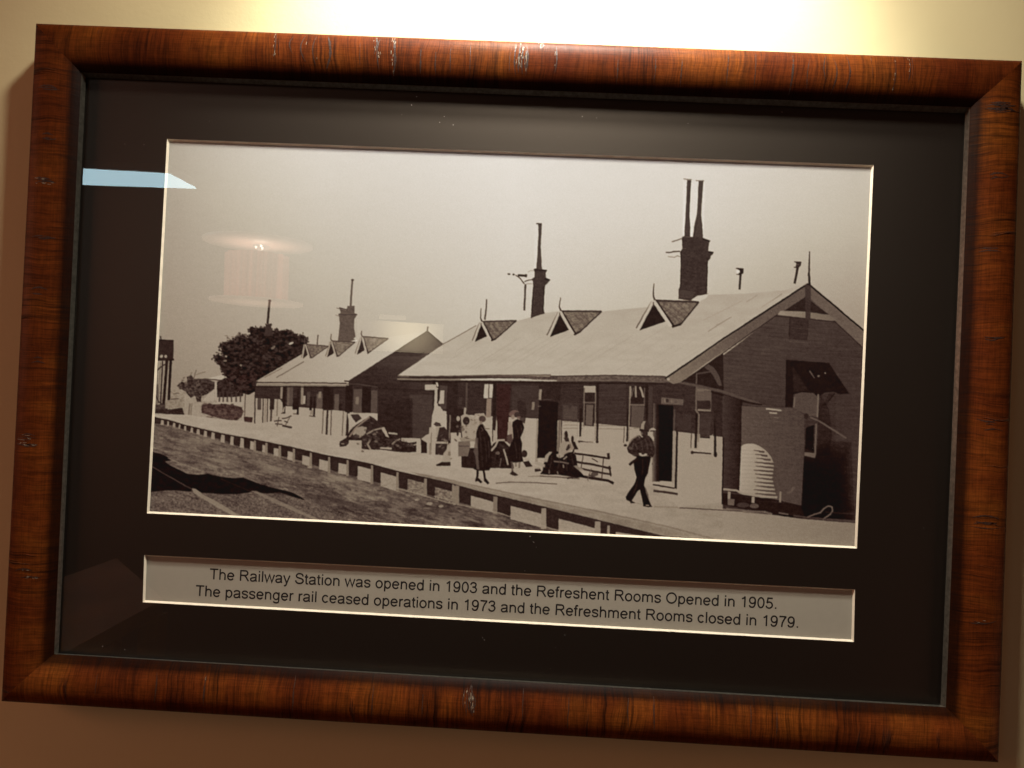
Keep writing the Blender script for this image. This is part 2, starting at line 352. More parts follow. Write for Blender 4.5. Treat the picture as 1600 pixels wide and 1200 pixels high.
def arc(cx, cy, rx, ry, a0, a1, n=16):
    return [(cx + rx * math.cos(math.radians(a0 + (a1 - a0) * i / n)), cy + ry * math.sin(math.radians(a0 + (a1 - a0) * i / n))) for i in range(n + 1)]
def cat(p, n=5):
    q = [p[0]] + list(p) + [p[-1]]; out = []
    for i in range(1, len(q) - 2):
        for k in range(n):
            t = k / n
            out.append(tuple(0.5 * (2 * q[i][d] + (q[i + 1][d] - q[i - 1][d]) * t + (2 * q[i - 1][d] - 5 * q[i][d] + 4 * q[i + 1][d] - q[i + 2][d]) * t * t
                             + (3 * q[i][d] - q[i - 1][d] - 3 * q[i + 1][d] + q[i + 2][d]) * t ** 3) for d in (0, 1)))
    return out + [p[-1]]
GL = {
 'T': (.611, [[(.02, .675), (.591, .675)], [(.3055, 0), (.3055, .70)]]),
 'h': (.556, [[(.108, 0), (.108, .716)], arc(.28, .315, .170, .163, 180, 0) + [(.451, 0)]]),
 'n': (.556, [[(.108, 0), (.108, .519)], arc(.28, .315, .170, .163, 180, 0) + [(.451, 0)]]),
 'm': (.833, [[(.105, 0), (.105, .519)], arc(.26, .335, .155, .145, 180, 0) + [(.415, 0)], arc(.571, .335, .156, .145, 180, 0) + [(.728, 0)]]),
 'r': (.333, [[(.108, 0), (.108, .519)], arc(.27, .31, .162, .168, 180, 72)]),
 'e': (.556, [[(.09, .262), (.478, .262)], arc(.281, .255, .203, .226, 2, 326)]),
 'c': (.5, [arc(.262, .255, .19, .226, 38, 322)]),
 'o': (.556, [arc(.278, .2545, .2, .227, 0, 360, 24)]),
 'a': (.556, [cat([(.085, .37), (.125, .45), (.22, .483), (.33, .482), (.42, .44), (.44, .36)]) + [(.44, .13), (.475, 0)],
              cat([(.44, .29), (.34, .262), (.2, .24), (.1, .19), (.09, .11), (.15, .04), (.26, .032), (.37, .07), (.44, .17)])]),
 'i': (.222, [[(.111, 0), (.111, .519)], [(.111, .616), (.111, .716)]]),
 'l': (.222, [[(.111, 0), (.111, .716)]]),
 'w': (.722, [[(.04, .519), (.195, .02), (.361, .50), (.527, .02), (.682, .519)]]),
 'y': (.5, [[(.045, .519), (.253, .02)], [(.455, .519), (.265, .02)] + cat([(.26, 0), (.225, -.1), (.17, -.165), (.08, -.163)])]),
 'S': (.667, [cat([(.57, .5), (.53, .61), (.42, .672), (.32, .68), (.2, .65), (.125, .545), (.17, .44), (.33, .385), (.48, .34), (.575, .275), (.585, .17), (.5, .07), (.35, .035), (.2, .06), (.11, .14), (.085, .235)])]),
 's': (.5, [cat([(.425, .365), (.39, .445), (.30, .482), (.22, .482), (.12, .445), (.085, .375), (.13, .305), (.25, .27), (.38, .225), (.425, .15), (.38, .065), (.26, .033), (.14, .055), (.075, .15)])]),
 't': (.278, [[(.13, .65), (.13, .14)] + cat([(.135, .1), (.16, .045), (.21, .035), (.262, .042)]), [(.02, .481), (.255, .481)]]),
 'f': (.278, [[(.125, 0), (.125, .55)] + cat([(.13, .6), (.155, .665), (.21, .682), (.285, .678)]), [(.01, .481), (.25, .481)]]),
 'p': (.556, [[(.108, -.2), (.108, .519)], arc(.29, .2545, .185, .227, 0, 360, 24)]),
 'd': (.556, [[(.448, 0), (.448, .716)], arc(.265, .2545, .185, .227, 0, 360, 24)]),
 'g': (.556, [[(.448, .519), (.448, -.02)] + cat([(.445, -.05), (.41, -.14), (.28, -.175), (.15, -.15), (.1, -.08)]), arc(.262, .262, .183, .22, 0, 360, 24)]),
 'R': (.722, [[(.123, 0), (.123, .716)], [(.123, .675), (.42, .675)] + arc(.44, .525, .155, .15, 88, -88) + [(.123, .373)], cat([(.34, .37), (.43, .33), (.51, .23)]) + [(.665, 0)]]),
 'O': (.778, [arc(.389, .358, .312, .327, 0, 360, 28)]),
 '1': (.556, [[(.33, 0), (.33, .716)], cat([(.33, .68), (.25, .6), (.13, .545)])]),
 '9': (.556, [arc(.272, .475, .187, .203, 0, 360, 24), cat([(.46, .475), (.465, .34), (.42, .15), (.34, .05), (.22, .035), (.13, .07), (.085, .165)])]),
 '0': (.556, [arc(.278, .357, .195, .323, 0, 360, 24)]),
 '3': (.556, [cat([(.085, .53), (.12, .62), (.21, .675), (.3, .68), (.41, .63), (.43, .52), (.37, .42), (.25, .39), (.2, .39)]),
              cat([(.25, .39), (.38, .365), (.465, .27), (.465, .19), (.4, .08), (.28, .035), (.16, .06), (.095, .12), (.075, .19)])]),
 '5': (.556, [[(.49, .675), (.175, .675), (.122, .36)], cat([(.11, .345), (.19, .41), (.28, .425), (.41, .37), (.47, .24), (.43, .11), (.33, .04), (.22, .035), (.12, .08), (.08, .185)])]),
 '7': (.556, [[(.05, .675), (.51, .675)], cat([(.49, .66), (.36, .48), (.26, .25), (.23, 0)])]),
 '.': (.278, [[(.14, 0), (.14, .10)]]), ' ': (.278, [])}
def text_line(body, left, right, cap_px, hw=0.051):
    verts, faces = [], []; pen = 0.0; q = 0
    for ch in body:
        adv, strokes = GL[ch]
        for st in strokes:
            pts = [Vector(p) for p in st]; n0 = len(verts); n = len(pts); q += 1
            for i, p in enumerate(pts):
                d1 = (pts[i] - pts[i - 1]).normalized() if i else (pts[1] - pts[0]).normalized()
                d2 = (pts[i + 1] - pts[i]).normalized() if i < n - 1 else d1
                if st[0] == st[-1] or (pts[0] - pts[-1]).length < 1e-4:
                    if i == 0: d1 = (pts[-1] - pts[-2]).normalized()
                    if i == n - 1: d2 = (pts[1] - pts[0]).normalized()
                t = (d1 + d2).normalized(); nn = Vector((-t.y, t.x)); k = hw / max(.45, nn.dot(Vector((-d1.y, d1.x))))
                for s in (1, -1): verts.append((p.x + pen + nn.x * k * s, p.y + nn.y * k * s, (q % 3) * 4e-6))
            for i in range(n - 1): faces.append((n0 + 2 * i, n0 + 2 * i + 1, n0 + 2 * i + 3, n0 + 2 * i + 2))
        pen += adv
    co = np.array(verts); x0, x1 = co[:, 0].min(), co[:, 0].max()
    A = np.array(unproj(*left, ZC)); B = np.array(unproj(*right, ZC)); d = B - A; ln = np.linalg.norm(d); d = d / ln; nrm = np.array([-d[1], d[0]])
    sx = ln / (x1 - x0); sy = cap_px * 0.000541 / 0.716
    X = A[0] + d[0] * (co[:, 0] - x0) * sx + nrm[0] * co[:, 1] * sy; Y = A[1] + d[1] * (co[:, 0] - x0) * sx + nrm[1] * co[:, 1] * sy
    vs = [W(x, y, ZC + 0.00005 + z) for x, y, z in zip(X, Y, co[:, 2])]
    return mesh_obj('printed_line', vs, faces, M_INK, card)
text_line('The Railway Station was opened in 1903 and the Refreshent Rooms Opened in 1905.', (327.5, 905), (1213, 951.5), 17.0)
text_line('The passenger rail ceased operations in 1973 and the Refreshment Rooms closed in 1979.', (305.5, 931), (1247, 981), 17.0)


# ---------------------------------------------------------------- the room behind the viewer, seen only as reflections in the glass
def mirrored(px, py, y=None, z=None):
    d = RC @ np.array([(px - 800) / FPX, (600 - py) / FPX, -1.0]); g = Z_G + 0.0006
    p = CAM_P + d * ((g - CAM_P[2]) / d[2]); d = np.array([d[0], d[1], -d[2]])
    t = (y - p[1]) / d[1] if y is not None else (z - p[2]) / d[2]
    q = p + d * t; return (float(q[0]), float(q[1]), float(q[2]))
def slab(name, pts, th, mat, parent=None):
    n = len(pts); vs = [W(*p) for p in pts] + [W(p[0], p[1] + th, p[2]) for p in pts]
    fs = [tuple(range(n)), tuple(range(2 * n - 1, n - 1, -1))] + [(i, (i + 1) % n, n + (i + 1) % n, n + i) for i in range(n)]
    return mesh_obj(name, vs, fs, mat, parent)
def disc(name, c, r, th, mat, parent, n=48):
    return slab(name, [(c[0] + r * math.cos(2 * math.pi * k / n), c[1], c[2] + r * math.sin(2 * math.pi * k / n)) for k in range(n)], th, mat, parent)
def glow(name, color, strength, centre, radius, floor=0.0):
    m, nt, p = new_mat(name); tc = nt.nodes.new('ShaderNodeNewGeometry')
    v = nt.nodes.new('ShaderNodeVectorMath'); v.operation = 'DISTANCE'; lk(nt, tc.outputs['Position'], v.inputs[0]); v.inputs[1].default_value = W(*centre)
    mr = nt.nodes.new('ShaderNodeMapRange'); mr.interpolation_type = 'SMOOTHSTEP'; lk(nt, v.outputs['Value'], mr.inputs[0])
    mr.inputs[1].default_value = 0; mr.inputs[2].default_value = radius; mr.inputs[3].default_value = strength; mr.inputs[4].default_value = strength * floor
    p.inputs['Emission Color'].default_value = (*color, 1); lk(nt, mr.outputs[0], p.inputs['Emission Strength']); return m
YC = 1.15
pts = [mirrored(100, 264.5, y=YC), mirrored(264, 273.5, y=YC), mirrored(306, 295, y=YC), mirrored(100, 288, y=YC)]
panel = thing('ceiling_light_panel', 'cool white rectangular ceiling light mirrored in the glass at upper left', 'ceiling light')
slab('diffuser', pts, 0.01, emissive('cool_diffuser', (0.62, 0.90, 1.0), 9.5), panel)
cx_ = sum(p[0] for p in pts) / 4; cz_ = sum(p[2] for p in pts) / 4
slab('housing', [(cx_ + (p[0] - cx_) * .99, YC + .012, cz_ + (p[2] - cz_) * .99) for p in pts], 0.05, plain('white_housing', (.5, .5, .5)), panel)

pend = thing('pendant_lamp', 'round pink pleated pendant lamp faintly mirrored in the left of the glass', 'pendant lamp')
ZP_ = 4.3
ct = mirrored(404, 382, z=ZP_); cb = mirrored(401, 473.5, z=ZP_); D_ = (ZP_ + CAM_P[2]) / FPX
disc('canopy_disc', ct, 83 * D_, 0.015, glow('warm_canopy', (1.0, 0.68, 0.50), 4.2, ct, 88 * D_, .06), pend)
disc('lower_disc', cb, 71 * D_, 0.012, glow('warm_lower', (1.0, 0.64, 0.46), 2.1, cb, 80 * D_, .3), pend)
sv, sf = [], []; nn_ = 96; rs = 46 * D_
for i in range(nn_):
    a = 2 * math.pi * i / nn_; r = rs * (1 + .05 * math.sin(a * 13) + .03 * math.sin(a * 29))
    for (c, q) in ((ct, -.07), (cb, .02)): sv.append(W(c[0] + r * math.cos(a), c[1] + q, c[2] + r * math.sin(a)))
sf = [(2 * i, 2 * ((i + 1) % nn_), 2 * ((i + 1) % nn_) + 1, 2 * i + 1) for i in range(nn_)]
mm_, ntm, ppm = new_mat('pink_pleats'); tcm = ntm.nodes.new('ShaderNodeTexCoord')
wv = noise(ntm, mapping(ntm, tcm.outputs['Object'], (30, 30, .2)), 1.0, 2)
lk(ntm, ramp(ntm, wv, [(.35, (.16, .045, .03)), (.65, (.50, .16, .11))]).outputs[0], ppm.inputs['Emission Color']); ppm.inputs['Emission Strength'].default_value = 2.8; ppm.inputs['Base Color'].default_value = (.5, .2, .15, 1)
mesh_obj('shade', sv, sf, mm_, pend)
bb = mirrored(408, 384, z=ZP_ - .1)
bm = bmesh.new(); bmesh.ops.create_uvsphere(bm, u_segments=20, v_segments=10, radius=13 * D_)
for v_ in bm.verts: v_.co.z = v_.co.z * .55 if v_.co.z < 0 else v_.co.z * .05
me_ = bpy.data.meshes.new('glass_bowl'); bm.to_mesh(me_); bm.free(); ob = bpy.data.objects.new('glass_bowl', me_); COL.objects.link(ob); ob.location = W(*bb); ob.parent = pend
me_.materials.append(emissive('bowl', (1.0, .86, .70), 2.6))
for k_, (dx_, dy_) in enumerate(((-6, 3), (2, 1), (4, 5))):
    bm = bmesh.new(); bmesh.ops.create_icosphere(bm, subdivisions=2, radius=1.9 * D_); me_ = bpy.data.meshes.new('bulb'); bm.to_mesh(me_); bm.free()
    ob2 = bpy.data.objects.new('bulb', me_); COL.objects.link(ob2); ob2.location = W(*mirrored(406 + dx_, 383 + dy_, z=ZP_ - .36)); ob2.parent = pend; me_.materials.append(emissive('bulb', (1.0, .9, .75), 14))

ZB = 5.2
lb = thing('glowing_board', 'added wide cream glowing board faintly mirrored above the far gable roof', 'glowing board')  # added board, its emission stands in for a lit strip in the room
q = [mirrored(*c, z=ZB) for c in ((558, 499), (692, 507), (690, 553), (557, 546))]; gc = mirrored(640, 517, z=ZB)
def wallslab(name, q, dz, mat, parent):
    vs = [W(*p) for p in q] + [W(p[0], p[1], p[2] + dz) for p in q]
    return mesh_obj(name, vs, [(0, 1, 2, 3), (7, 6, 5, 4), (0, 4, 5, 1), (1, 5, 6, 2), (2, 6, 7, 3), (3, 7, 4, 0)], mat, parent)
wallslab('diffuser', q, .05, glow('cream_glow', (1.0, 0.84, 0.52), 3.8, gc, 72 * (ZB + .65) / FPX, .0), lb)  # emission fades from the hot spot, like light falling on a wall
q2 = [mirrored(*c, z=ZB) for c in ((592, 491), (633, 493.5), (633, 499.5), (592, 497.5))]
wallslab('lit_patch', q2, .04, emissive('patch_glow', (1, .85, .6), .7), lb)  # emission stands in for light on a small patch above

tb = thing('wooden_table', 'tan wooden table mirrored dimly in the lower left of the glass', 'table')
YT = -0.50
tp = [mirrored(*c, y=YT) for c in ((182, 872), (255, 936), (60, 1042), (20, 930))]
wt = plain('tan_table_top', (0.42, 0.24, 0.12), 0.5, 0, 7, 0.35)
slab('table_top', tp, -0.03, wt, tb)
for p in tp:
    lx = cx2 = sum(v[0] for v in tp) / 4; lz = sum(v[2] for v in tp) / 4; x_ = p[0] + (lx - p[0]) * .12; z_ = p[2] + (lz - p[2]) * .12
    box('leg', (x_ - .02, -1.45, z_ - .02), (x_ + .02, YT - .031, z_ + .02), wt, tb)
tcx = sum(v[0] for v in tp) / 4; tcz = sum(v[2] for v in tp) / 4
lamp('table_fill_spot', 'SPOT', (tcx - .2, 1.0, tcz + .5), (tcx, YT, tcz), 17.0, (1.0, 0.62, 0.36), spot_size=math.radians(60), spot_blend=.6, shadow_soft_size=.05)  # added spot, brightens the table so its reflection shows

# ---------------------------------------------------------------- the printed picture, drawn tone by tone
X0, Y0, SC = 222, 208, 1.6
CW, CH = int((1376 - X0) * SC), int((866 - Y0) * SC)
def bilerp(xs, ys, tab):
    gx = np.arange(CW) / SC + X0; gy = np.arange(CH) / SC + Y0
    tab = np.array(tab, float); rows = np.array([np.interp(gx, xs, r) for r in tab])
    out = np.empty((CH, CW)); idx = np.clip(np.searchsorted(ys, gy) - 1, 0, len(ys) - 2)
    t = np.clip((gy - np.array(ys)[idx]) / (np.array(ys)[idx + 1] - np.array(ys)[idx]), 0, 1)[:, None]
    return rows[idx] * (1 - t) + rows[idx + 1] * t
def smooth_noise(cx, cy, seed=0):
    r = np.random.default_rng(seed); h, wd = int(CH / cy) + 3, int(CW / cx) + 3
    g = r.random((h, wd)); gy, gx = np.arange(CH) / cy, np.arange(CW) / cx
    iy, ix = gy.astype(int), gx.astype(int); fy = gy - iy; fx = gx - ix; fy = (fy * fy * (3 - 2 * fy))[:, None]; fx = (fx * fx * (3 - 2 * fx))[None]
    a = g[iy][:, ix]; b = g[iy][:, ix + 1]; c = g[iy + 1][:, ix]; d = g[iy + 1][:, ix + 1]
    return (a * (1 - fx) + b * fx) * (1 - fy) + (c * (1 - fx) + d * fx) * fy - 0.5
C = bilerp([230, 300, 500, 800, 1100, 1360], [215, 350, 480, 600],
           [[174, 188, 214, 230, 220, 196], [158, 168, 194, 213, 204, 178], [146, 152, 174, 194, 178, 150], [132, 137, 157, 175, 150, 130]])
RED = np.zeros((CH, CW))
def cover(pts):
    p = (np.array(pts, float) - (X0, Y0)) * SC
    x0, y0 = np.floor(p.min(0)).astype(int) - 1; x1, y1 = np.ceil(p.max(0)).astype(int) + 1
    x0, y0, x1, y1 = max(x0, 0), max(y0, 0), min(x1, CW), min(y1, CH)
    if x1 <= x0 or y1 <= y0: return None
    K = 3; ys = (np.arange((y1 - y0) * K) + .5) / K + y0; xs = (np.arange((x1 - x0) * K) + .5) / K + x0
    ins = np.zeros((len(ys), len(xs)), bool); n = len(p)
    for i in range(n):
        (ax, ay), (bx, by) = p[i], p[(i + 1) % n]
        if ay == by: continue
        m = (ys >= min(ay, by)) & (ys < max(ay, by))
        if not m.any(): continue
        xc = ax + (ys[m] - ay) * (bx - ax) / (by - ay)
        ins[m] ^= xs[None, :] > xc[:, None]
    cov = ins.reshape(y1 - y0, K, x1 - x0, K).mean((1, 3))
    return (slice(y0, y1), slice(x0, x1)), cov
def P(val, *pts, a=1.0, red=None, grad=None, nz=None):
    if len(pts) == 1 and isinstance(pts[0], list): pts = pts[0]
    r = cover(pts)
    if r is None: return
    sl, cov = r; cov = cov * a; v = np.full(cov.shape, float(val))
    yy, xx = np.mgrid[sl]; xx = xx / SC + X0; yy = yy / SC + Y0
    if grad:   # (x0,y0,v0,x1,y1,v1)
        gx0, gy0, g0, gx1, gy1, g1 = grad; dx, dy = gx1 - gx0, gy1 - gy0
        t = np.clip(((xx - gx0) * dx + (yy - gy0) * dy) / (dx * dx + dy * dy), 0, 1); v = g0 + (g1 - g0) * t
    if nz is not None: v = v + nz[sl]
    C[sl] = C[sl] * (1 - cov) + v * cov
    RED[sl] = RED[sl] * (1 - cov) + (red or 0) * cov
def L(val, width, *pts, a=1.0, w2=None, red=None):
    n = len(pts)
    for i in range(n - 1):
        (ax, ay), (bx, by) = pts[i], pts[i + 1]; d = math.hypot(bx - ax, by - ay) or 1; nx, ny = -(by - ay) / d, (bx - ax) / d
        wa = width / 2 if w2 is None else (width + (w2 - width) * i / (n - 1)) / 2; wb = width / 2 if w2 is None else (width + (w2 - width) * (i + 1) / (n - 1)) / 2
        ex, ey = (bx - ax) / d * .25 * width * (n > 2), (by - ay) / d * .25 * width * (n > 2)
        P(val, (ax + nx * wa - ex, ay + ny * wa - ey), (bx + nx * wb + ex, by + ny * wb + ey), (bx - nx * wb + ex, by - ny * wb + ey), (ax - nx * wa - ex, ay - ny * wa - ey), a=a, red=red)
def E_(val, cx, cy, rx, ry, a=1.0, rot=0, red=None):
    cr, sr = math.cos(rot), math.sin(rot)
    P(val, [(cx + rx * math.cos(t) * cr - ry * math.sin(t) * sr, cy + rx * math.cos(t) * sr + ry * math.sin(t) * cr) for t in [k * math.pi / 7 for k in range(14)]], a=a, red=red)
def R(val, x0, y0, x1, y1, **k): P(val, (x0, y0), (x1, y0), (x1, y1), (x0, y1), **k)
N8 = smooth_noise(8, 5, 1); N4 = smooth_noise(4, 3, 2); N20 = smooth_noise(30, 9, 3); N2 = smooth_noise(2, 2, 4); NL = smooth_noise(26, 3.2, 5)
NS = smooth_noise(60, 2.2, 6)
rr = random.Random(11)
def rot_noise(cl, cs, ang, seed):
    r = np.random.default_rng(seed); g = r.random((420, 420)); yy, xx = np.mgrid[0:CH, 0:CW]; c, s_ = math.cos(ang), math.sin(ang)
    u = (xx * c + yy * s_) / cl + 120; v = (-xx * s_ + yy * c) / cs + 200
    iu, iv = np.floor(u).astype(int), np.floor(v).astype(int); fu, fv = u - iu, v - iv; fu = fu * fu * (3 - 2 * fu); fv = fv * fv * (3 - 2 * fv); iu %= 419; iv %= 419
    return (g[iv, iu] * (1 - fu) + g[iv, iu + 1] * fu) * (1 - fv) + (g[iv + 1, iu] * (1 - fu) + g[iv + 1, iu + 1] * fu) * fv - .5
NT1 = rot_noise(60, 7, .30, 21); NT2 = rot_noise(22, 4, .26, 22); NT3 = rot_noise(9, 3, .2, 23); NB = rot_noise(40, 22, .3, 24)

# --- far left: water tower, bushes, small house
P(128, (236, 612), (300, 606), (340, 600), (400, 600), (400, 668), (340, 665), (236, 652), grad=(240, 600, 128, 400, 660, 146), nz=N4 * 26)
L(95, 2, (246, 565), (244, 640)); L(110, 1.5, (251, 566), (246, 640))
P(42, (245.5, 530.5), (271.5, 531.5), (271, 561), (243, 563)); L(38, 3, (244, 562), (272, 562)); L(45, 2, (250.5, 525), (251.5, 531)); L(30, 1.6, (245, 531), (271, 532))
E_(150, 252.3, 556.5, 2.6, 2.6); E_(145, 259, 557, 2.2, 2.4); E_(140, 257, 566, 1.8, 2)
L(32, 4.2, (267, 562), (263.5, 625)); L(34, 4.5, (261, 562), (255, 640)); L(48, 2.2, (254, 564), (250.5, 640)); L(46, 2, (242, 582), (252, 573), (262, 567))
L(48, 2, (242, 615), (248, 628), (256, 633)); L(60, 1.5, (246, 600), (247, 630)); P(60, (240, 632), (262, 632), (262, 644), (240, 645), nz=N4 * 30)
P(42, (238, 638), (262, 640), (285, 637), (288, 648), (262, 647), (238, 645), nz=N4 * 22)
P(124, (258, 626), (285, 622), (286, 637), (258, 638), nz=N4 * 20); L(80, 2, (267, 624), (279, 623)); L(92, 1.5, (270, 616), (280, 614))
P(140, (287, 615), (313, 622), (314, 652), (290, 650), nz=N4 * 12)
for x in (296, 297.5, 300): L(78, 1, (x, 630), (x - 2, 650), a=.8)
P(52, (276, 603), (284, 596), (292, 600), (292, 589), (299, 586), (303, 592), (322, 592), (336, 597), (335, 608), (326, 615), (315, 619), (314, 628), (308, 628), (305, 618), (298, 622), (290, 612), nz=N4 * 46)
for _ in range(60):
    a = rr.uniform(0, 6.28); E_(rr.choice([45, 60, 85]), 296 + 17 * math.cos(a) * rr.random() ** .4, 602 + 14 * math.sin(a) * rr.random() ** .5, rr.uniform(.8, 2.2), rr.uniform(.7, 1.8), a=.75)
L(85, 1.2, (302, 594), (306.5, 578)); L(105, 1.2, (306, 586), (313, 583), (321, 581), a=.8); L(95, 1.5, (294, 592), (300, 582), a=.6)
P(163, (322, 592), (345, 586), (361, 581), (358, 590), (345, 595)); L(62, 1.6, (302, 594), (322, 592), (346, 594.5))
R(150, 335.5, 597, 339, 625); P(42, (339, 597), (352, 590), (372, 594), (400, 600), (400, 615), (372, 620), (339, 621), nz=N4 * 26)
P(150, (326, 614), (335, 608), (335, 626), (316, 627)); R(150, 339, 621, 382, 634)
for x in (343, 349, 355.5, 362, 369, 376): L(58, 2.6, (x, 612), (x - .3, 628), a=.85)
P(148, (380, 612), (440, 612), (440, 665), (380, 662)); P(144, (382, 615), (399, 612), (398, 664), (380, 662))
P(58, (315, 634), (322, 631), (336, 632), (350, 631), (366, 633), (377, 636), (381, 643), (377, 652), (370, 657), (356, 656), (344, 654), (328, 649), (315, 645), nz=N8 * 30 + N4 * 30, red=.6)
P(48, (381, 651), (395, 652), (394, 660), (382, 659), red=.7, nz=N4 * 20)
for x, y0, y1, wd, v in ((399, 610, 662, 1.8, 50), (383.5, 612, 650, 1.4, 78), (411.5, 618, 664, 1.6, 50), (418.5, 612, 666, 1.6, 62), (426, 606, 640, 7, 44), (424, 640, 664, 3, 60), (406, 604, 640, 6, 66), (434, 612, 650, 2, 110), (415, 622, 665, 2.4, 128)):
    L(v, wd, (x, y0), (x - 1.2, y1))
P(40, (399, 603), (440, 603), (438, 620), (401, 621), nz=N4 * 20)

for _ in range(90):
    t = rr.random(); E_(rr.choice([40, 50, 62, 74]), 318 + 60 * t + rr.gauss(0, 2), 633 + 5 * t + rr.gauss(0, 1.6), rr.uniform(1, 3), rr.uniform(.8, 2), a=.7, red=.5)
    E_(rr.choice([44, 60, 82, 96]), rr.uniform(320, 378), rr.uniform(636, 654), rr.uniform(1, 4), rr.uniform(.8, 2), a=.35, red=.5)
# --- big tree with a chimney behind it
def tree():
    out = [(336, 563), (334, 558), (339, 554), (346, 556), (351, 562), (348, 552), (344, 541), (343, 537), (352, 536), (362, 532), (371, 526), (380, 524), (388, 530), (391, 521), (389, 514), (393, 511), (405, 513), (414, 512),
           (427, 517), (435, 517), (447, 516), (458, 518), (463, 525), (472, 523), (479, 527), (480, 536), (477, 548), (470, 556), (440, 575), (402, 597), (398, 612), (388, 617), (375, 613), (362, 602), (352, 586), (345, 577), (342, 567)]
    P(32, out, nz=N8 * 30 + N4 * 26)
    n = len(out)
    for i in range(n):
        (ax, ay), (bx, by) = out[i], out[(i + 1) % n]
        if ay > 572 and ax > 380: continue
        for _ in range(int(math.dist((ax, ay), (bx, by)) / 1.6) + 1):
            t = rr.random(); E_(rr.choice([30, 38, 50, 62]), ax + (bx - ax) * t + rr.gauss(0, 1.8), ay + (by - ay) * t + rr.gauss(0, 1.6), rr.uniform(.8, 2.4), rr.uniform(.8, 2), a=.85)
    for _ in range(300):
        x, y = rr.uniform(348, 475), rr.uniform(520, 600)
        if y > 596 - (x - 400) * .62 - 5 or (x < 362 and y > 575): continue
        E_(rr.choice([26, 26, 44, 56, 66, 78]), x, y, rr.uniform(1, 3.4), rr.uniform(.8, 2.2), a=.5, rot=rr.uniform(-.6, .6))
    E_(160, 455, 536.5, 4.2, 1.8, rot=-.4); E_(105, 427, 543, 4, 1.8, rot=-.7); E_(120, 376, 571, 1.8, 1.8); E_(135, 353, 557, 2, 1.5); E_(110, 352, 564, 3, 1.4)
    for _ in range(40): E_(rr.choice([44, 56, 66]), rr.gauss(380, 14), rr.gauss(594, 9), rr.uniform(2, 5), rr.uniform(1.5, 3), a=.35, red=.8)
tree()
P(52, (414, 505), (417, 507), (424, 505), (425.5, 508), (423.5, 510), (425, 516), (427, 525), (412, 525), (415.5, 513), (415, 508)); L(44, 3.6, (421, 472), (418, 506)); E_(60, 421.5, 470, 2.4, 1.8, red=.8)

# --- platform and ground
P(150, (236, 647), (290, 648), (400, 662), (545, 640), (680, 660), (1128, 690), (1130, 790), (1345, 812), (1345, 870), (1110, 842), (1040, 836), (930, 810), (840, 789), (740, 765), (620, 736), (540, 715), (455, 698), (380, 682), (290, 664), (236, 650),
  nz=N20 * 8 + N4 * 4)
sl = cover([(700, 700), (1350, 700), (1350, 870), (700, 870)])[0]
yy, xx = np.mgrid[sl]; xx = xx / SC + X0; yy = yy / SC + Y0
low = (C[sl] > 120); C[sl] -= low * np.clip((xx - 850) / 400, 0, 1) * np.clip((yy - 640) / 150, 0, 1) * 24
LW = [(236, 650.5), (240, 651), (270, 657.5), (290, 664), (320, 671), (357, 679), (395, 685.5), (420, 691), (455, 698), (515, 712), (540, 716), (580, 724.5), (620, 735.6), (665, 745.6), (700, 753.5), (740, 765), (772, 773), (840, 789), (860, 794), (930, 811), (1038, 837.5), (1112, 843)]
LB = [(236, 661), (270, 665), (290, 672), (320, 681), (357, 693), (395, 703), (420, 708), (440, 713), (470, 720), (500, 730), (530, 738), (560, 746), (585, 753), (622, 762), (660, 771), (715, 785), (737, 790), (780, 801), (815, 812), (853, 823), (870, 829), (930, 842), (1000, 850), (1112, 858)]
def yl(tab, x): return float(np.interp(x, [p[0] for p in tab], [p[1] for p in tab]))
UP = [(740, 757), (840, 778.5), (930, 796.5), (1040, 820.5), (1116, 841)]
P(122, UP + LW[::-1][:7][::1] if False else [(640, 737), (700, 748)] + UP + [(1112, 843.5), (1038, 837.5), (930, 811), (860, 794), (840, 789), (772, 773), (740, 765), (665, 745.6)], nz=N20 * 16 + N4 * 8)
L(138, 1.5, *[(x, y + 4) for x, y in UP], a=.5); L(100, 1.4, *[(x, y + 1.5) for x, y in UP], a=.35)
# ground below
P(100, LB + [(1112, 870), (222, 870), (222, 661)], grad=(300, 690, 90, 420, 850, 80), nz=NT1 * 34 + NT2 * 30 + NT3 * 26 + NB * 30 + N4 * 14 + N2 * 12)
P(106, (240, 664), (290, 676), (357, 697), (440, 717), (560, 750), (620, 768), (540, 765), (440, 745), (330, 735), (240, 700), a=.3, nz=NT2 * 30)
P(84, (520, 765), (640, 775), (760, 800), (800, 815), (860, 832), (760, 820), (640, 800), (560, 790), a=.5, nz=NB * 50 + NT3 * 40)
P(40, LW + LB[::-1])
for (x, y, rx, ry, v) in ((430, 735, 46, 7, 122), (520, 752, 36, 6, 124), (350, 722, 40, 5, 116), (300, 690, 44, 5, 116), (580, 775, 30, 6, 118), (640, 790, 30, 5, 112), (480, 800, 40, 5, 98), (270, 730, 0.1, .1, 90), (700, 812, 40, 4, 112)):
    for k_ in range(14): E_(v + rr.uniform(-14, 14), x + rr.gauss(0, rx * .5), y + rr.gauss(0, ry * .6), rx * rr.uniform(.1, .4), ry * rr.uniform(.2, .6), a=.35, rot=.22)
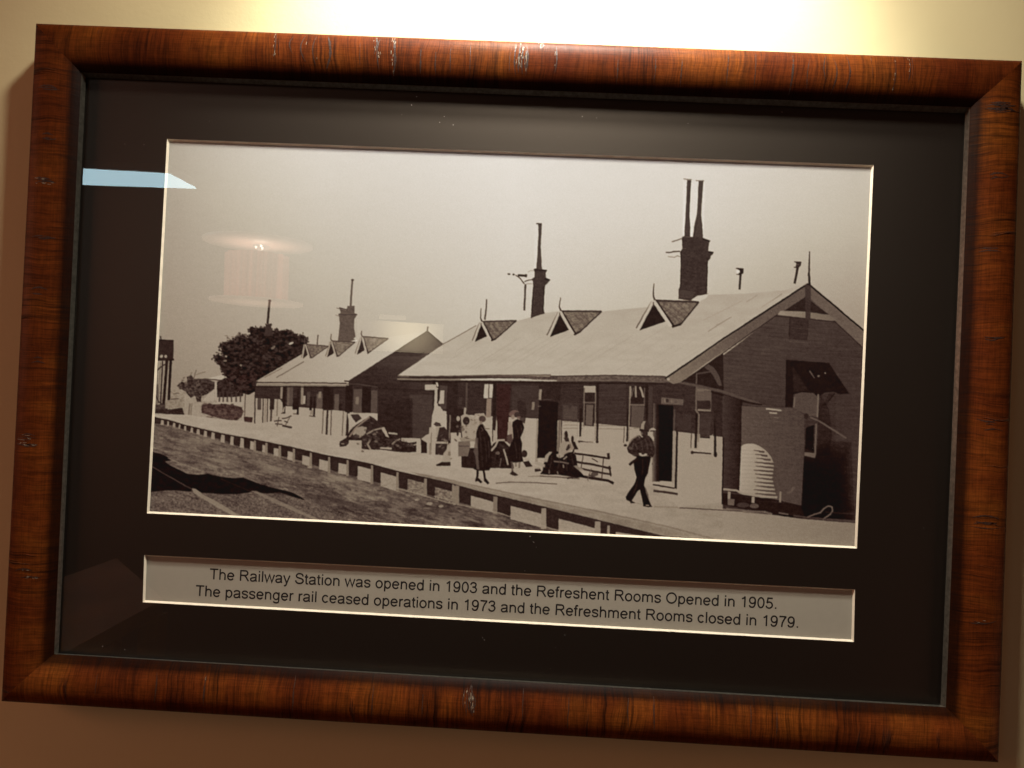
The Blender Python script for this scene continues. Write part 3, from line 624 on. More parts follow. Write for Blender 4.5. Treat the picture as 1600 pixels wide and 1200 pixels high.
# dark footings, light infill blocks and posts
for x0, x1, t in ((252, 256, .3), (262, 264, .3), (271, 274, .3), (280, 282, .2), (288.5, 291, .15), (298.5, 301.5, .15), (308, 312, .15), (319.5, 323.5, .2), (331, 335.5, .2), (346, 351, .25), (360.5, 365, .2), (376, 381, .2)):
    P(136, (x0, yl(LW, x0) + 1 + t * 4), (x1, yl(LW, x1) + 1.4 + t * 4), (x1, yl(LB, x1) + 1), (x0 - 1.5, yl(LB, x0) + 1))
def block(x0, x1, v, drop, ht, post=3.4, pv=118, nz=None):
    P(v, (x0, yl(LW, x0) + drop), (x1 - post, yl(LW, x1) + drop * .95), (x1 - post, yl(LW, x1) + ht), (x0 - .5, yl(LW, x0) + ht), nz=nz)
    P(pv, (x1 - post, yl(LW, x1) + 1.6), (x1, yl(LW, x1) + 1.8), (x1, yl(LW, x1) + ht + 2), (x1 - post - .8, yl(LW, x1) + ht + 2))
for a in ((391, 400, 140, 4, 17), (410, 418, 140, 6, 17), (428, 439, 140, 7, 19), (449.5, 461, 142, 8, 21), (472.5, 487.5, 140, 9, 23), (499, 516, 142, 9, 25), (529, 545, 142, 9, 25), (559, 583, 142, 8, 29)):
    block(*a, nz=N4 * 8)
block(595, 623, 138, 9, 31, 3.6, nz=N4 * 10); block(637, 667, 112, 9, 28, 4.4, nz=N4 * 46); block(680, 712, 108, 12, 30, 3.5, nz=N4 * 60)
L(120, 3, (708, 757), (707.5, 776)); P(118, (712.5, 758), (717.5, 759), (717, 788), (707, 786)); block(736, 777, 138, 10.5, 27, 6, 112, nz=N4 * 8); L(50, 2, (780.5, 777), (780, 800), a=.0)
block(798, 853.5, 136, 11, 32, 7.5, 130, nz=N4 * 10); block(873, 938.5, 136, 13, 42, 9, 128, nz=N4 * 10); L(122, 4, (951, 821), (950, 842)); P(130, (962, 831), (1040, 842), (1040, 860), (962, 850)); L(122, 8, (1043, 838), (1043, 860))
P(40, (962, 822), (1038, 838), (1038, 842), (975, 833)); P(36, (1050, 842), (1108, 852), (1050, 852))
P(28, (600, 700), (601, 700), (600, 701), a=.01)
L(138, 1.6, *[(x, y + .5) for x, y in ((600, 757), (655, 772), (700, 785), (737, 792), (780, 801), (815, 813), (853, 823), (885, 832), (930, 845))], a=.8)
L(135, 1.3, (678, 775), (705, 782), a=.9); L(130, 1.4, (650, 770), (662, 773))
for (x, y, rx) in ((652, 781, 4), (671, 787, 5), (689, 791, 4), (484, 730, 4), (560, 745, 3), (440, 765, 3)): E_(142, x, y, rx, rx * .5, a=.8)
for _ in range(240):
    x = rr.uniform(232, 860); y = rr.uniform(yl(LB, x) + 6, 700 + (x - 232) * .2 + 130)
    if y > 858: continue
    v = rr.choice([46, 58, 66, 132, 124]); E_(v, x, y, rr.uniform(1.2, 5.5), rr.uniform(.5, 1.4), a=rr.uniform(.25, .7), rot=rr.uniform(.05, .35))
for (x, y, rx, ry) in ((262, 702, 12, 2.6), (395, 732, 13, 3), (320, 702, 14, 4), (325, 734, 9, 2), (343, 734, 4, 3), (492, 762, 3, 1.6), (506, 757, 4, 1.6), (516, 756, 1.8, 2.4), (500, 778, 26, 6), (520, 770, 10, 3), (555, 790, 20, 4), (560, 792, 5, 1.5), (455, 762, 12, 2), (530, 783, 20, 4), (470, 790, 8, 1.6)):
    E_(56, x, y, rx, ry, a=.45, rot=.2)
P(20, (226, 704), (238, 706), (250, 709), (260, 713), (268, 719), (258, 721), (265, 727), (280, 734), (292, 740), (310, 742), (325, 740), (332, 742), (345, 745), (365, 747), (380, 746), (390, 750), (400, 754), (412, 758), (425, 762), (440, 765), (455, 769), (470, 776), (478, 782), (462, 778),
  (445, 772), (436, 769), (425, 771), (412, 772), (400, 769), (395, 767), (388, 770), (370, 772), (350, 772), (330, 771), (315, 770), (308, 766), (300, 764), (298, 768), (290, 768), (270, 766), (250, 767), (226, 771), nz=N8 * 9)
P(84, (226, 771), (250, 767), (270, 766), (298, 768), (330, 772), (370, 773), (400, 770), (440, 772), (500, 790), (560, 812), (640, 835), (640, 860), (226, 860), a=.6, nz=N4 * 42 + N2 * 22)
L(58, 1.7, (234, 727), (302, 766)); L(40, 1, (345, 748), (392, 768))
P(120, (300, 763), (306, 764), (318, 773), (345, 787), (374, 805), (364, 806), (340, 793), (312, 776), (302, 770)); P(116, (392, 767), (400, 767), (440, 784), (500, 812), (490, 812), (430, 786), a=.85)
L(128, 1, (262, 716), (320, 738), a=.8); L(118, 1.2, (440, 718), (470, 728), a=.6); L(140, 1.4, (443, 763), (450, 765)); L(112, 1.4, (585, 762), (605, 758), a=.7)
L(118, 1.5, (760, 795), (870, 832), a=.0)

# --- left station building
P(46, (545, 596), (667, 519), (691, 538), (680, 600), (677, 668), (676, 690), (640, 700), (590, 690), (545, 660), grad=(640, 540, 74, 610, 600, 44), nz=NS * 8)
P(50, (618, 549), (668, 549), (655, 557), (612, 556), a=.75); P(60, (640, 617), (679, 617), (675, 690), (645, 686), a=.9, nz=NS * 6); P(36, (590, 630), (645, 622), (645, 690), (590, 680), a=.6)
L(72, 1.2, (541, 600), (560, 600), (590, 605)); L(34, 1.8, (590, 606), (680, 611), a=.5)
P(46, (399, 603), (545, 603), (592, 606), (592, 648), (545, 643), (490, 638), (446, 635), (438, 624), (399, 622), nz=NS * 8)
P(151, (446, 634.5), (492, 638), (545, 643), (590, 646), (590, 690), (545, 690), (440, 672))
for x0, x1, y0, y1, v in ((438.5, 442, 603, 623, 126), (449, 453, 605, 634, 92), (453, 458, 604, 634, 76), (470.5, 474.5, 601, 632, 126), (474, 477.5, 618, 631, 150), (480, 485, 612, 634, 66), (495, 504, 615, 638.5, 84), (498, 502, 612, 622, 118), (523, 530, 616, 641, 84), (552.5, 566, 608, 645, 76), (556, 561, 620, 632, 112), (580, 590, 610, 645, 76)):
    P(v, (x0, y0), (x1, y0), (x1 - .8, y1), (x0 - .8, y1))
for x0, x1, y0, y1 in ((442, 446.5, 603, 646), (458, 466, 622, 640), (464.5, 467.5, 608, 648), (484, 488, 620, 641), (490, 493, 620, 651), (505, 521, 602, 641), (530, 534, 630, 640), (540, 551, 602, 644), (566, 580, 604, 645)):
    P(34, (x0, y0), (x1, y0), (x1 - .8, y1), (x0 - .8, y1))
L(46, 3, (512, 638), (510, 679)); L(86, 1.4, (505, 640), (503.5, 678)); L(80, 1.6, (518, 640), (516.5, 680)); L(92, 1.4, (536.5, 642), (534.5, 681)); L(42, 4.2, (544.5, 640), (542, 681))
L(60, 1.2, (439, 646), (444, 646)); L(60, 1.2, (458, 646.5), (464, 647)); L(60, 1.2, (483, 650), (493, 651)); P(140, (443, 636), (445, 636), (444, 644), (441, 644)); P(126, (485, 641), (490, 641), (490, 648), (484, 648))
for a in (((441, 654), (448, 653), (455, 650)), ((428, 658), (440, 657)), ((430, 662), (441, 663)), ((444, 658), (450, 660))): L(62, 1.8, *a)
L(50, 3.2, (441, 665), (456, 668)); L(70, 1.4, (436, 652), (433, 666)); L(60, 1.5, (454, 650), (446, 664), a=.6)
P(158, (399, 596), (440, 572), (472, 553), (478, 541), (513, 540), (556, 535), (600, 528), (635, 522), (668, 518), (545, 595), grad=(420, 590, 148, 620, 530, 182))
L(104, 1.2, (413, 590), (441, 575)); L(96, 1.4, (432, 590), (475, 565)); L(54, 1.8, (399, 597.6), (470, 598), (541, 599)); L(122, 2.6, (400, 600.8), (541, 602.6)); L(38, 1.6, (402, 603.4), (541, 605.4)); L(44, 2, (538, 595), (547, 596))
L(48, 2.2, (667.5, 518), (545, 596)); L(48, 2.4, (667.5, 518), (692, 538.5)); L(64, 2, (668.5, 510), (667.5, 519))
P(196, (543, 531), (556, 529), (559, 533), (545, 535))
P(84, (543, 478), (554, 478), (554, 489), (558.5, 491), (554, 498), (553, 512), (555.5, 526), (552, 530), (556, 531), (545, 534), (528, 533), (531, 505), (529, 491), (532, 488), (530, 480), (534, 483), (541, 485), nz=N4 * 10)
L(86, 3, (550.5, 437), (547.8, 479)); E_(72, 550.8, 437.5, 2.4, 1.8); L(60, 1.4, (529, 491), (558, 492)); L(54, 1.6, (530.5, 481), (543, 484)); L(120, 1, (524, 492), (530, 494)); L(95, 1, (526, 481), (532, 483))
def gablet(ap, lf, rf, ridge, val, s=1.0, dark=38, face=96, halo=168, fin=None, big=False):
    P(face, (ap[0] + 2 * s, ap[1]), ridge, val, rf, nz=N4 * 40)
    if big:
        for k in range(9):
            t = k / 9 + .05; a = (ap[0] + (ridge[0] - ap[0]) * t, ap[1] + (ridge[1] - ap[1]) * t); b = (val[0] + (ridge[0] - val[0]) * (t * .9), val[1] + (ridge[1] - val[1]) * (t * .9))
            L(130 if k % 2 else 60, .9, (a[0] * .8 + b[0] * .2, a[1] * .8 + b[1] * .2 + 1), b, a=.6)
    L(dark + 12, 2.2 * s, (ap[0] + 2 * s, ap[1] + 1 * s), ridge); L(dark, 1.6 * s, ridge, val)
    L(dark, 3.4 * s, (ap[0] + 2.6 * s, ap[1] + 1.5 * s), (rf[0] + 2.2 * s, rf[1])); L(dark, 2.4 * s, rf, val)
    L(dark + 52, 1.7 * s, (ap[0] - 1.8 * s, ap[1] + 2.4 * s), (lf[0] - 1.6 * s, lf[1] - 2 * s))
    mid = (lf[0] * .45 + rf[0] * .55, lf[1] * .45 + rf[1] * .55 - 2.0 * s)
    P(dark - 6, (ap[0] + .3, ap[1] + 5 * s), (rf[0] - 5.5 * s, rf[1] - 9.5 * s), (rf[0] - 7 * s, rf[1] - 6.5 * s), (lf[0] + 2.5 * s, lf[1] + .5 * s))
    L(halo, 3.0 * s, (ap[0] - .4 * s, ap[1] + 1.5 * s), (lf[0] + .6 * s, lf[1])); L(halo, 4.0 * s, (ap[0] + 1, ap[1] + 2 * s), (rf[0] - 1.2 * s, rf[1] - .5 * s))
    L(dark + 25, 1.2 * s, (ap[0], ap[1] + 3 * s), (ap[0] + .2, ap[1] + 9 * s))
    if fin: L(dark + 24, 1.1, fin, (ap[0] - .5, ap[1] - 5 * s), (ap[0] + 1.4 * s, ap[1] + .5), w2=2.4 * s)
gablet((476, 537), (472, 560), (484.5, 559), (513, 541), (488, 559), .62, 48, 104, 150, (477, 526)); L(84, 2, (497, 523), (495.5, 540))
gablet((517, 532), (509.5, 558), (525.5, 557), (555, 534.5), (530, 556), .65, 48, 110, 152, (517.5, 522))
gablet((565, 525), (556, 554), (573.5, 552.5), (607, 529), (580, 548), .72, 50, 122, 166, (565.5, 517))

# --- main station building: walls first
P(47, (676, 594), (1040, 596), (1130, 600), (1130, 684), (1058, 675), (972, 666), (900, 659), (822, 653), (760, 650), (680, 646), nz=NS * 9)
P(153, (676, 646), (760, 650), (822, 653), (900, 659), (972, 665.5), (1058, 674.5), (1129, 682.5), (1127.5, 785), (1060, 792), (1022, 760), (900, 735), (690, 715), grad=(700, 660, 156, 1120, 770, 142))
P(62, (936, 598), (978, 600), (978, 664), (936, 661), a=.5, nz=NS * 10); P(58, (800, 602), (842, 602), (842, 652), (822, 651), (800, 648), a=.6); P(56, (878, 628), (904, 630), (903, 658), (878, 656), a=.8); P(54, (1058, 645), (1080, 648), (1080, 674), (1058, 672), a=.8)
for y in range(604, 670, 5):
    L(40, .8, (880, y), (1040, y + 2.5), a=.35)
P(40, (676, 594), (700, 594), (698, 640), (676, 640)); P(40, (698, 596), (716, 596), (712, 690), (698, 690)); P(38, (700, 640), (724, 640), (722, 700), (700, 700))
R(160, 664, 601, 681.5, 609.5); L(165, 3, (682, 596.5), (684, 604)); P(158, (679.5, 604), (685, 606), (684, 634), (690, 636), (692, 642), (698, 643), (697, 667.5), (690, 667), (688, 692), (672, 690), (675, 650), (678, 640))
P(62, (687, 602), (699, 603), (697, 640), (690, 639), (686, 632)); P(160, (688, 610), (694.5, 610), (693.5, 631), (685, 631), (687.5, 622)); L(36, 2, (685, 608), (684, 630))
P(72, (728, 598), (731, 598), (730, 642), (727, 642)); L(60, 5, (720, 620), (719, 632), a=.7); L(104, 2.2, (703.5, 648), (702, 688))
P(168, (757, 600), (763.4, 600), (762.6, 622.5), (755.5, 622)); P(170, (764.6, 600.5), (770.6, 600.5), (769, 622), (764, 622)); L(80, 1, (764, 600), (763.2, 622))
P(122, (760.5, 623), (768, 623), (767, 655), (759, 655), red=.5); P(152, (758, 652), (768, 652), (768, 690), (758, 690)); P(34, (771, 598), (776, 598), (774, 690), (769, 690)); P(42, (776, 600), (799, 600), (792, 690), (776, 688), red=.9); P(148, (771, 656), (777, 657), (777, 694), (770, 692))
P(155, (822, 653.5), (840, 654), (839, 722), (818, 722)); P(124, (838.5, 655), (842.5, 655), (840, 722), (836, 722), a=.8)
P(26, (842.5, 626), (872, 628), (870, 714), (839, 716)); P(40, (842, 597), (878, 598), (875, 628), (843, 626)); L(128, 4, (844.5, 608), (843.5, 625)); P(118, (831.5, 628), (835.5, 628), (834.5, 640), (830.5, 640)); L(84, 1, (848, 624), (861, 624.5), a=.7); L(98, 1.2, (840, 635), (845, 634.5))
P(104, (873, 656), (877, 656.5), (874.5, 710), (870, 712)); L(52, 1.2, (878, 640), (877, 700)); P(74, (880, 633), (888, 633), (890, 640), (894, 634), (902, 636), (902, 656), (880, 655), a=.7)
def window(x, y, wd, h, tv, curtains=False, lit=0):
    k = wd / 18
    if curtains:
        R(38, x, y, x + wd, y + 27)
        L(140, 2.6, (x + 2, y + 1), (x + 2.6, y + 10), (x + 1, y + 20)); L(132, 2.6, (x + 10, y), (x + 10.6, y + 18)); L(140, 3, (x + 17, y + 2), (x + 20, y + 9), (x + 22, y + 17)); L(120, 1.8, (x + 7, y + 3), (x + 4, y + 17), a=.6)
        L(104, 2.2, (x, y + 29.4), (x + wd, y + 30))
    else:
        R(tv, x, y, x + wd, y + 10.5); R(40, x, y + 11, x + wd, y + 24); L(88, 2, (x - 1, y + 25.8), (x + wd, y + 26.2))
window(912, 603, 18.5, 60, 148)
P(40, (913, 631), (930, 632), (928, 666), (912, 665)); P(88, (916, 632), (927, 633), (925.5, 665), (915, 664)); L(104, 1.8, (913, 606), (912, 690)); P(152, (911, 666.5), (929, 667), (929, 689), (910, 688)); P(34, (906, 638), (910, 638), (908, 682), (905, 682)); L(100, 1.2, (903, 655), (902.5, 684), a=.8)
P(36, (932.5, 598), (936, 598), (934.5, 692), (931.5, 692)); L(50, 2, (904, 689.5), (927, 690.5)); E_(44, 933, 690, 2.2, 2.6); E_(60, 905, 690, 1.6, 1.8)
window(983, 603, 24, 60, 148, True)
P(82, (987, 634), (1007, 635), (1004, 668), (986, 667), a=.9); L(120, 2, (984.5, 605), (982, 690)); P(34, (979.5, 638), (982.5, 638), (981, 690), (978.5, 690)); L(84, 1.6, (975.5, 667), (974.5, 692)); L(152, 2.6, (978, 668), (976.5, 692)); E_(46, 977, 696, 2.6, 2); P(34, (1008, 600), (1014, 600), (1012, 668), (1009, 668)); L(120, 1.8, (990, 669), (1000, 669)); P(146, (988, 670), (1004, 670), (1000, 690), (984, 700))
for (x0, y0, x1, y1, wd, v) in ((903.5, 661, 903, 688, 1.6, 160), (930.5, 604, 930, 688, 1.4, 128), (911, 689, 930, 690.5, 1.6, 164), (984, 604, 984, 632, 1.4, 122), (1007, 606, 1006.5, 634, 1.2, 104), (1111, 604, 1110.5, 640, 1.3, 112), (1082, 704, 1112, 706.5, 2, 160), (1112.5, 682, 1112, 706, 2.4, 158)):
    L(v, wd, (x0, y0), (x1, y1), a=.85)
P(66, (1013, 604), (1020, 604), (1018, 668), (1013, 666), a=.6)
P(46, (1021, 630), (1033, 632), (1031, 753), (1018.5, 753), grad=(1018, 690, 120, 1026, 690, 34)); P(20, (1029, 632), (1052, 634), (1050, 752.5), (1029, 751)); P(98, (1052.5, 640), (1055.5, 640), (1054, 674), (1052, 674), a=.5)
P(134, (1052.5, 673), (1056, 673.5), (1053.5, 756), (1049.5, 755)); P(28, (1056.5, 674), (1059.5, 674.5), (1057.5, 764), (1054, 763))
P(90, (1033.5, 621), (1068, 624), (1067, 633), (1033, 631)); E_(48, 1042.5, 626, 2.6, 3); E_(118, 1039, 626.5, 1.4, 3, a=.8); E_(108, 1049, 627, 1.4, 2.4, a=.7); E_(66, 1056, 628, 2.5, 2.5, a=.5); L(62, 1, (1047, 624), (1047, 631), a=.6); E_(44, 1065, 649, 3, 5, a=.6)
P(148, (1021, 752), (1050, 754), (1050, 757), (1020, 755)); L(32, 2.2, (1020, 757), (1054, 763)); L(48, 3.6, (1022, 767), (1040, 769), (1058, 772)); L(130, 1, (1020, 765), (1052, 768), a=.5)
R(96, 1088, 602, 1111, 614, nz=NS * 30); for_y = [606, 611, 617, 622]
for y in for_y: L(70, 1.6, (1100, y), (1111, y + .5), a=.7)
R(88, 1089, 612, 1111, 626); R(42, 1091, 627, 1110.5, 638); L(118, 3, (1090, 640.5), (1111, 641.5)); L(96, 2.2, (1088.5, 588), (1087.5, 640)); L(116, 2.6, (1087, 640), (1092, 648), (1091, 690), a=.8)
P(56, (1095, 645), (1112, 646), (1109, 683), (1093.5, 682), nz=NS * 14); L(30, 2, (1094, 683), (1109, 684)); P(148, (1093, 685), (1109, 686), (1114, 678), (1114, 707), (1091, 706)); P(32, (1086.5, 646), (1090.5, 646), (1088.5, 700), (1085, 700)); P(26, (1116, 640), (1119.5, 640), (1119, 708), (1115.5, 708))
L(72, 1.5, (1080.5, 677), (1079.5, 700)); L(150, 2.6, (1083, 678), (1081.5, 702)); L(46, 2.4, (1082, 706.5), (1111, 709)); E_(44, 1081.5, 707, 2.4, 2.6); E_(30, 1118, 710, 2.6, 4.4); P(42, (1112, 614), (1129, 612), (1129, 682), (1119, 681), a=.9)

# gable end, tank and everything beside it
P(62, (1129, 556), (1213, 492), (1262, 462), (1304, 498), (1352, 546), (1345, 818), (1262, 811), (1129, 795), grad=(1180, 560, 63, 1300, 700, 46), nz=NS * 8 + N20 * 5)
for k in range(34): L(42, 1.0, (1131, 500 + k * 6.2), (1348, 520 + k * 6.6), a=.33); L(74, 1.0, (1131, 502 + k * 6.2), (1348, 522 + k * 6.6), a=.2)
P(58, (1306, 560), (1352, 560), (1346, 800), (1306, 770), a=.6, nz=NS * 12)
for i_ in range(7):
    P(16, (1254, 700 + i_ * 5), (1300 - i_ * 3, 690 + i_ * 8), (1330 - i_ * 4, 690 + i_ * 9), (1336 - i_ * 4, 816), (1200, 806), (1200, 790), (1245, 792), a=.30, nz=N4 * 4)
P(30, (1128, 770), (1250, 782), (1256, 806), (1200, 804), (1127.5, 788))
P(36, (1062, 598), (1130, 552), (1131, 612), (1100, 606)); P(72, (1100, 573), (1106, 569), (1116, 575), (1124, 588), (1128, 602), (1123, 603), (1116, 590), (1110, 581), a=.95); L(70, 2, (1088, 584), (1100, 582), (1110, 581)); L(80, 2.2, (1088.5, 584), (1088, 600))
L(74, 4, (1060, 597), (1100, 605), (1130, 612), (1165, 624), (1188, 632)); L(34, 3.4, (1112, 612), (1135, 619), (1165, 628), (1190, 633)); P(44, (1131, 617), (1160, 627), (1158, 770), (1128, 770), grad=(1131, 700, 54, 1156, 700, 34), nz=NS * 6); L(26, 2, (1130.5, 684), (1128.5, 783))
P(46, (1234, 496), (1264, 498), (1262, 532), (1233, 530)); L(66, 1, (1236, 504), (1262, 506), a=.6); L(66, 1, (1236, 512), (1262, 514), a=.6); L(64, 1, (1236, 520), (1262, 522), a=.6); L(72, 2, (1233, 533.5), (1263, 536)); L(34, 1.4, (1234, 497), (1233, 526))
P(27, (1228, 562), (1295, 567), (1327, 615), (1312, 616), (1302, 612), (1288, 614), (1278, 620), (1240, 616), (1238, 640), (1227, 642)); P(44, (1238, 574), (1262, 610), (1240, 612), a=.6); L(36, 1.4, (1238, 572), (1264, 612)); L(88, 2.4, (1265, 579), (1273, 591), w2=1); E_(98, 1279, 587.5, 2, 1.6); E_(140, 1289.3, 583, .8, 1.4); L(30, 2, (1304, 615), (1294, 628)); P(32, (1296, 614), (1304, 616), (1290, 634), (1284, 634), a=.5)
P(72, (1242, 616), (1252, 613), (1270, 614), (1278, 620), (1276, 652), (1240, 640)); L(98, 2.4, (1242, 620), (1240, 638)); P(22, (1259, 668), (1272, 664), (1271, 705), (1258, 702)); L(100, 2.6, (1278.5, 616), (1277, 652)); L(90, 2.6, (1275.5, 662), (1273.5, 710)); P(94, (1257, 706.5), (1275, 708), (1273.5, 715.5), (1257, 712)); P(17, (1282, 616), (1296, 640), (1300, 680), (1296, 712), (1278, 712), (1279, 640), a=.35)
P(68, (1159, 634), (1180, 633), (1241, 637), (1256, 648), (1257, 700), (1252, 790), (1210, 780), (1157, 768), grad=(1165, 700, 80, 1255, 700, 66), nz=N4 * 5 + NS * 5)
L(152, 2.2, (1197, 638.5), (1221, 641.5)); L(150, 2.2, (1202, 644.5), (1214, 646)); L(104, 1.4, (1209, 652), (1217, 653)); L(90, 1.2, (1209, 658), (1216, 659)); L(58, 1, (1180, 678), (1230, 680), a=.5); L(46, 1.2, (1160, 634), (1240, 637))
for k in range(24): L(62, 1.0, (1160, 642 + k * 6.1), (1210, 644 + k * 6.1), (1254, 648 + k * 6.1), a=.3)
tank = [(1158, 697.5), (1162, 694.5), (1170, 692.8), (1178, 693.6), (1186, 696.5), (1194, 701.5), (1200, 707.5), (1205, 714), (1208.5, 722), (1209.5, 730), (1208, 738), (1206.5, 746), (1208, 755), (1211, 765), (1213, 776), (1190, 775), (1178, 774), (1155, 769)]
P(150, tank, grad=(1160, 720, 154, 1211, 735, 126))
for k in range(12):
    y = 704.5 + k * 6.15; xr = min(1211, 1192 + k * 5); x_ = 1178 + (k * 7 % 5)
    L(66, 1.0, (x_, y - .8), (x_ + 10, y), (x_ + (xr - x_) * .6, y + 1), (xr + 2, y + 2), a=.95, w2=3.6); L(126, 1.2, (1159, y - 1.4), (x_, y - .6), a=.35); L(162, 1.4, (x_ + 4, y - 3.2), (xr - 3, y - 1.6), a=.45)
L(134, 3.2, (1131, 764.5), (1150, 766), (1160, 771), (1190, 776), (1214, 777)); L(128, 4.2, (1139.5, 768), (1139, 780)); L(134, 4.6, (1177, 776), (1176.5, 786)); L(118, 3, (1219.5, 768), (1219, 785)); P(92, (1137, 779), (1148, 780), (1147, 790), (1137, 789)); E_(78, 1178.5, 790.5, 7.4, 3.6); E_(70, 1161, 789, 10, 4, a=.6)
L(84, 3.4, (1230, 770.5), (1237, 768), (1239.5, 762)); E_(84, 1239.5, 763, 3, 2.4); L(78, 2, (1264, 649), (1276, 647)); L(84, 2.6, (1266, 652), (1280, 658), (1322, 684)); E_(40, 1260, 651, 3, 5); L(60, 2, (1300, 668), (1340, 694), a=.5)
L(104, 2, (1262, 808), (1272, 804), (1282, 801), (1287, 795), (1294, 790.5), (1300, 792), (1301, 798), (1297, 804), (1289, 809), (1286, 812), a=.9)
L(112, 3, (1135, 795), (1160, 798), (1195, 800), (1206, 803), a=.7); L(104, 2, (1217, 801), (1232, 804), a=.8); L(76, 3, (1240, 806), (1262, 809), (1300, 812), (1342, 815), a=.7, w2=3); L(56, 1.5, (1290, 800), (1342, 804), a=.5); PV = float(C[int((828 - Y0) * SC):int((838 - Y0) * SC), int((1120 - X0) * SC):int((1130 - X0) * SC)].mean())
P(118, (1131, 799.5), (1200, 803.5), (1262, 812), (1345, 819), (1345, 870), (1131, 870), grad=(1131, 820, PV, 1340, 840, 116)); L(60, 1.4, (1062, 793.5), (1100, 795.5), (1160, 799)); L(96, 1.3, (1160, 800), (1205, 804)); L(50, 1.2, (1288, 813), (1342, 817))

# roof
P(168, (621, 587), (691, 539), (742, 509.5), (757, 500), (806, 502), (829, 496), (850, 489.5), (876, 486), (938, 487), (1012, 479.5), (1022, 468), (1088, 473), (1107, 460.5), (1160, 459), (1225, 453.5), (1258, 443), (1262, 447), (1042, 596), (1038, 587), (960, 584), (860, 585), (760, 586.5), (660, 588),
  grad=(640, 570, 170, 1200, 500, 163), nz=N20 * 5)
P(186, (1082, 470), (1096, 461), (1107, 459), (1104, 465), (1090, 473))
for k in range(56):
    x = 700 + k * 11 + rr.uniform(-2, 2); t = rr.uniform(.2, .9); y0 = 585 - rr.uniform(0, 40); ln_ = rr.uniform(20, 80)
    x1, y1 = x + ln_, y0 - ln_ * .62
    ridge_y = np.interp(x1, [742, 829, 876, 1012, 1107, 1258], [514, 500, 492, 486, 467, 452])
    if y1 < ridge_y: x1 -= (ridge_y - y1) / .62; y1 = ridge_y
    if x1 > x and x1 < 1260 - (y1 - 445) * 1.45: L(150, 1.1, (x, y0), (x1, y1), a=.35)
for (a, b, v) in (((1106, 518), (1143, 495), 122), ((1166, 472), (1184, 461), 140), ((1206, 470), (1222, 459), 112), ((1120, 508), (1135, 500), 140), ((1190, 480), (1212, 466), 142), ((1100, 500), (1160, 470), 150)): L(v, 1.2, a, b, a=.8)
L(96, 1.1, (691, 538.5), (744, 508.5)); L(184, 1.6, (640, 577), (691, 541), a=.4)
L(92, 2.2, (622, 587.5), (650, 588.5), (700, 588), (760, 586.5), (860, 586)); L(50, 4, (640, 589.8), (700, 590), (780, 589), (870, 590.5)); P(70, (760, 587), (860, 588), (960, 586), (1038, 588), (1046, 598), (1000, 597), (960, 596), (870, 596), (800, 590), a=.85, nz=N4 * 40)
L(92, 1.2, (760, 588.5), (860, 589), a=.7, red=.8); L(52, 2, (860, 588), (960, 586.5), (1040, 588.5), a=.8); L(122, 2.2, (621, 592.4), (690, 593), (730, 593.2)); L(176, 2, (720, 593), (800, 593.6), (870, 595), a=.95); L(98, 1.8, (870, 595), (960, 594.5), (1036, 597), a=.7); L(34, 2.2, (625, 596), (760, 597), (870, 598.4), (960, 598.5), (1040, 600))
P(90, (1258, 446), (1266, 446), (1264, 464), (1213, 492.5), (1160, 529.5), (1105, 566.5), (1062, 598), (1052, 600), (1041, 594.5), (1046, 588), grad=(1050, 590, 112, 1160, 520, 86), nz=N4 * 6)
L(22, 2.6, (1262, 443.5), (1130, 529.5), (1040, 591)); L(34, 1.4, (1220, 488), (1160, 530), (1066, 597)); E_(150, 1044.5, 592.5, 2.2, 2)
P(92, (1264, 446), (1352, 521), (1351, 546), (1303, 500), (1263, 464), nz=N4 * 6); L(24, 2.8, (1263, 443.5), (1310, 483), (1353, 519.5)); L(36, 1.4, (1303, 501), (1351, 546))
P(38, (1225, 486), (1258, 464), (1296, 492)); P(122, (1219, 485.5), (1258, 487), (1296, 492), (1308, 501), (1300, 501.5), (1258, 496.5), (1215, 492), grad=(1220, 490, 134, 1300, 495, 104)); L(38, 1.4, (1213, 494), (1258, 498), (1304, 503)); P(52, (1258, 444), (1267, 446), (1266.5, 500), (1258.5, 500), a=.92)
L(44, 1.6, (1265, 393), (1264, 428), w2=3); L(32, 3.4, (1264, 427), (1265, 446))
# chimneys, pots, vents
P(222, (1067.5, 283), (1073, 283), (1071, 340), (1069.5, 370), (1066.5, 370), a=.8); P(222, (1080, 283), (1091, 283), (1089, 332), (1082, 372), (1078.5, 372), (1077.5, 335), a=.55); P(222, (1099.5, 284), (1102, 284), (1099.5, 372), (1097, 350), a=.6)
P(60, (1073.5, 281), (1080, 281.5), (1078, 322), (1077.2, 338), (1078.5, 350), (1078, 373), (1069, 372), (1071, 338), (1072, 320)); P(62, (1091.5, 283), (1099, 283), (1096.3, 322), (1095.5, 335), (1097.5, 352), (1098.5, 374), (1082, 374), (1085.5, 348), (1089, 334), (1090, 318)); L(100, 1.3, (1068, 279.5), (1081, 280.5)); L(110, 1.3, (1087, 282), (1100, 282.5)); L(44, 1.4, (1077.5, 284), (1076, 340), a=.6); L(44, 1.4, (1090.5, 340), (1084, 370), a=.7)
P(50, (1065.5, 370.5), (1072, 367.5), (1079, 370), (1098, 371.5), (1110.5, 376), (1108, 379), (1106.5, 392), (1115.5, 393.5), (1114, 397), (1110.5, 400), (1110, 404), (1106, 408), (1104, 436), (1103.5, 458.5), (1107.5, 459), (1090, 462), (1083, 466.5), (1080, 470), (1060, 467), (1060.5, 452), (1062.5, 448), (1064, 408), (1063.5, 401), (1062.5, 394), (1066, 389), nz=N4 * 12)
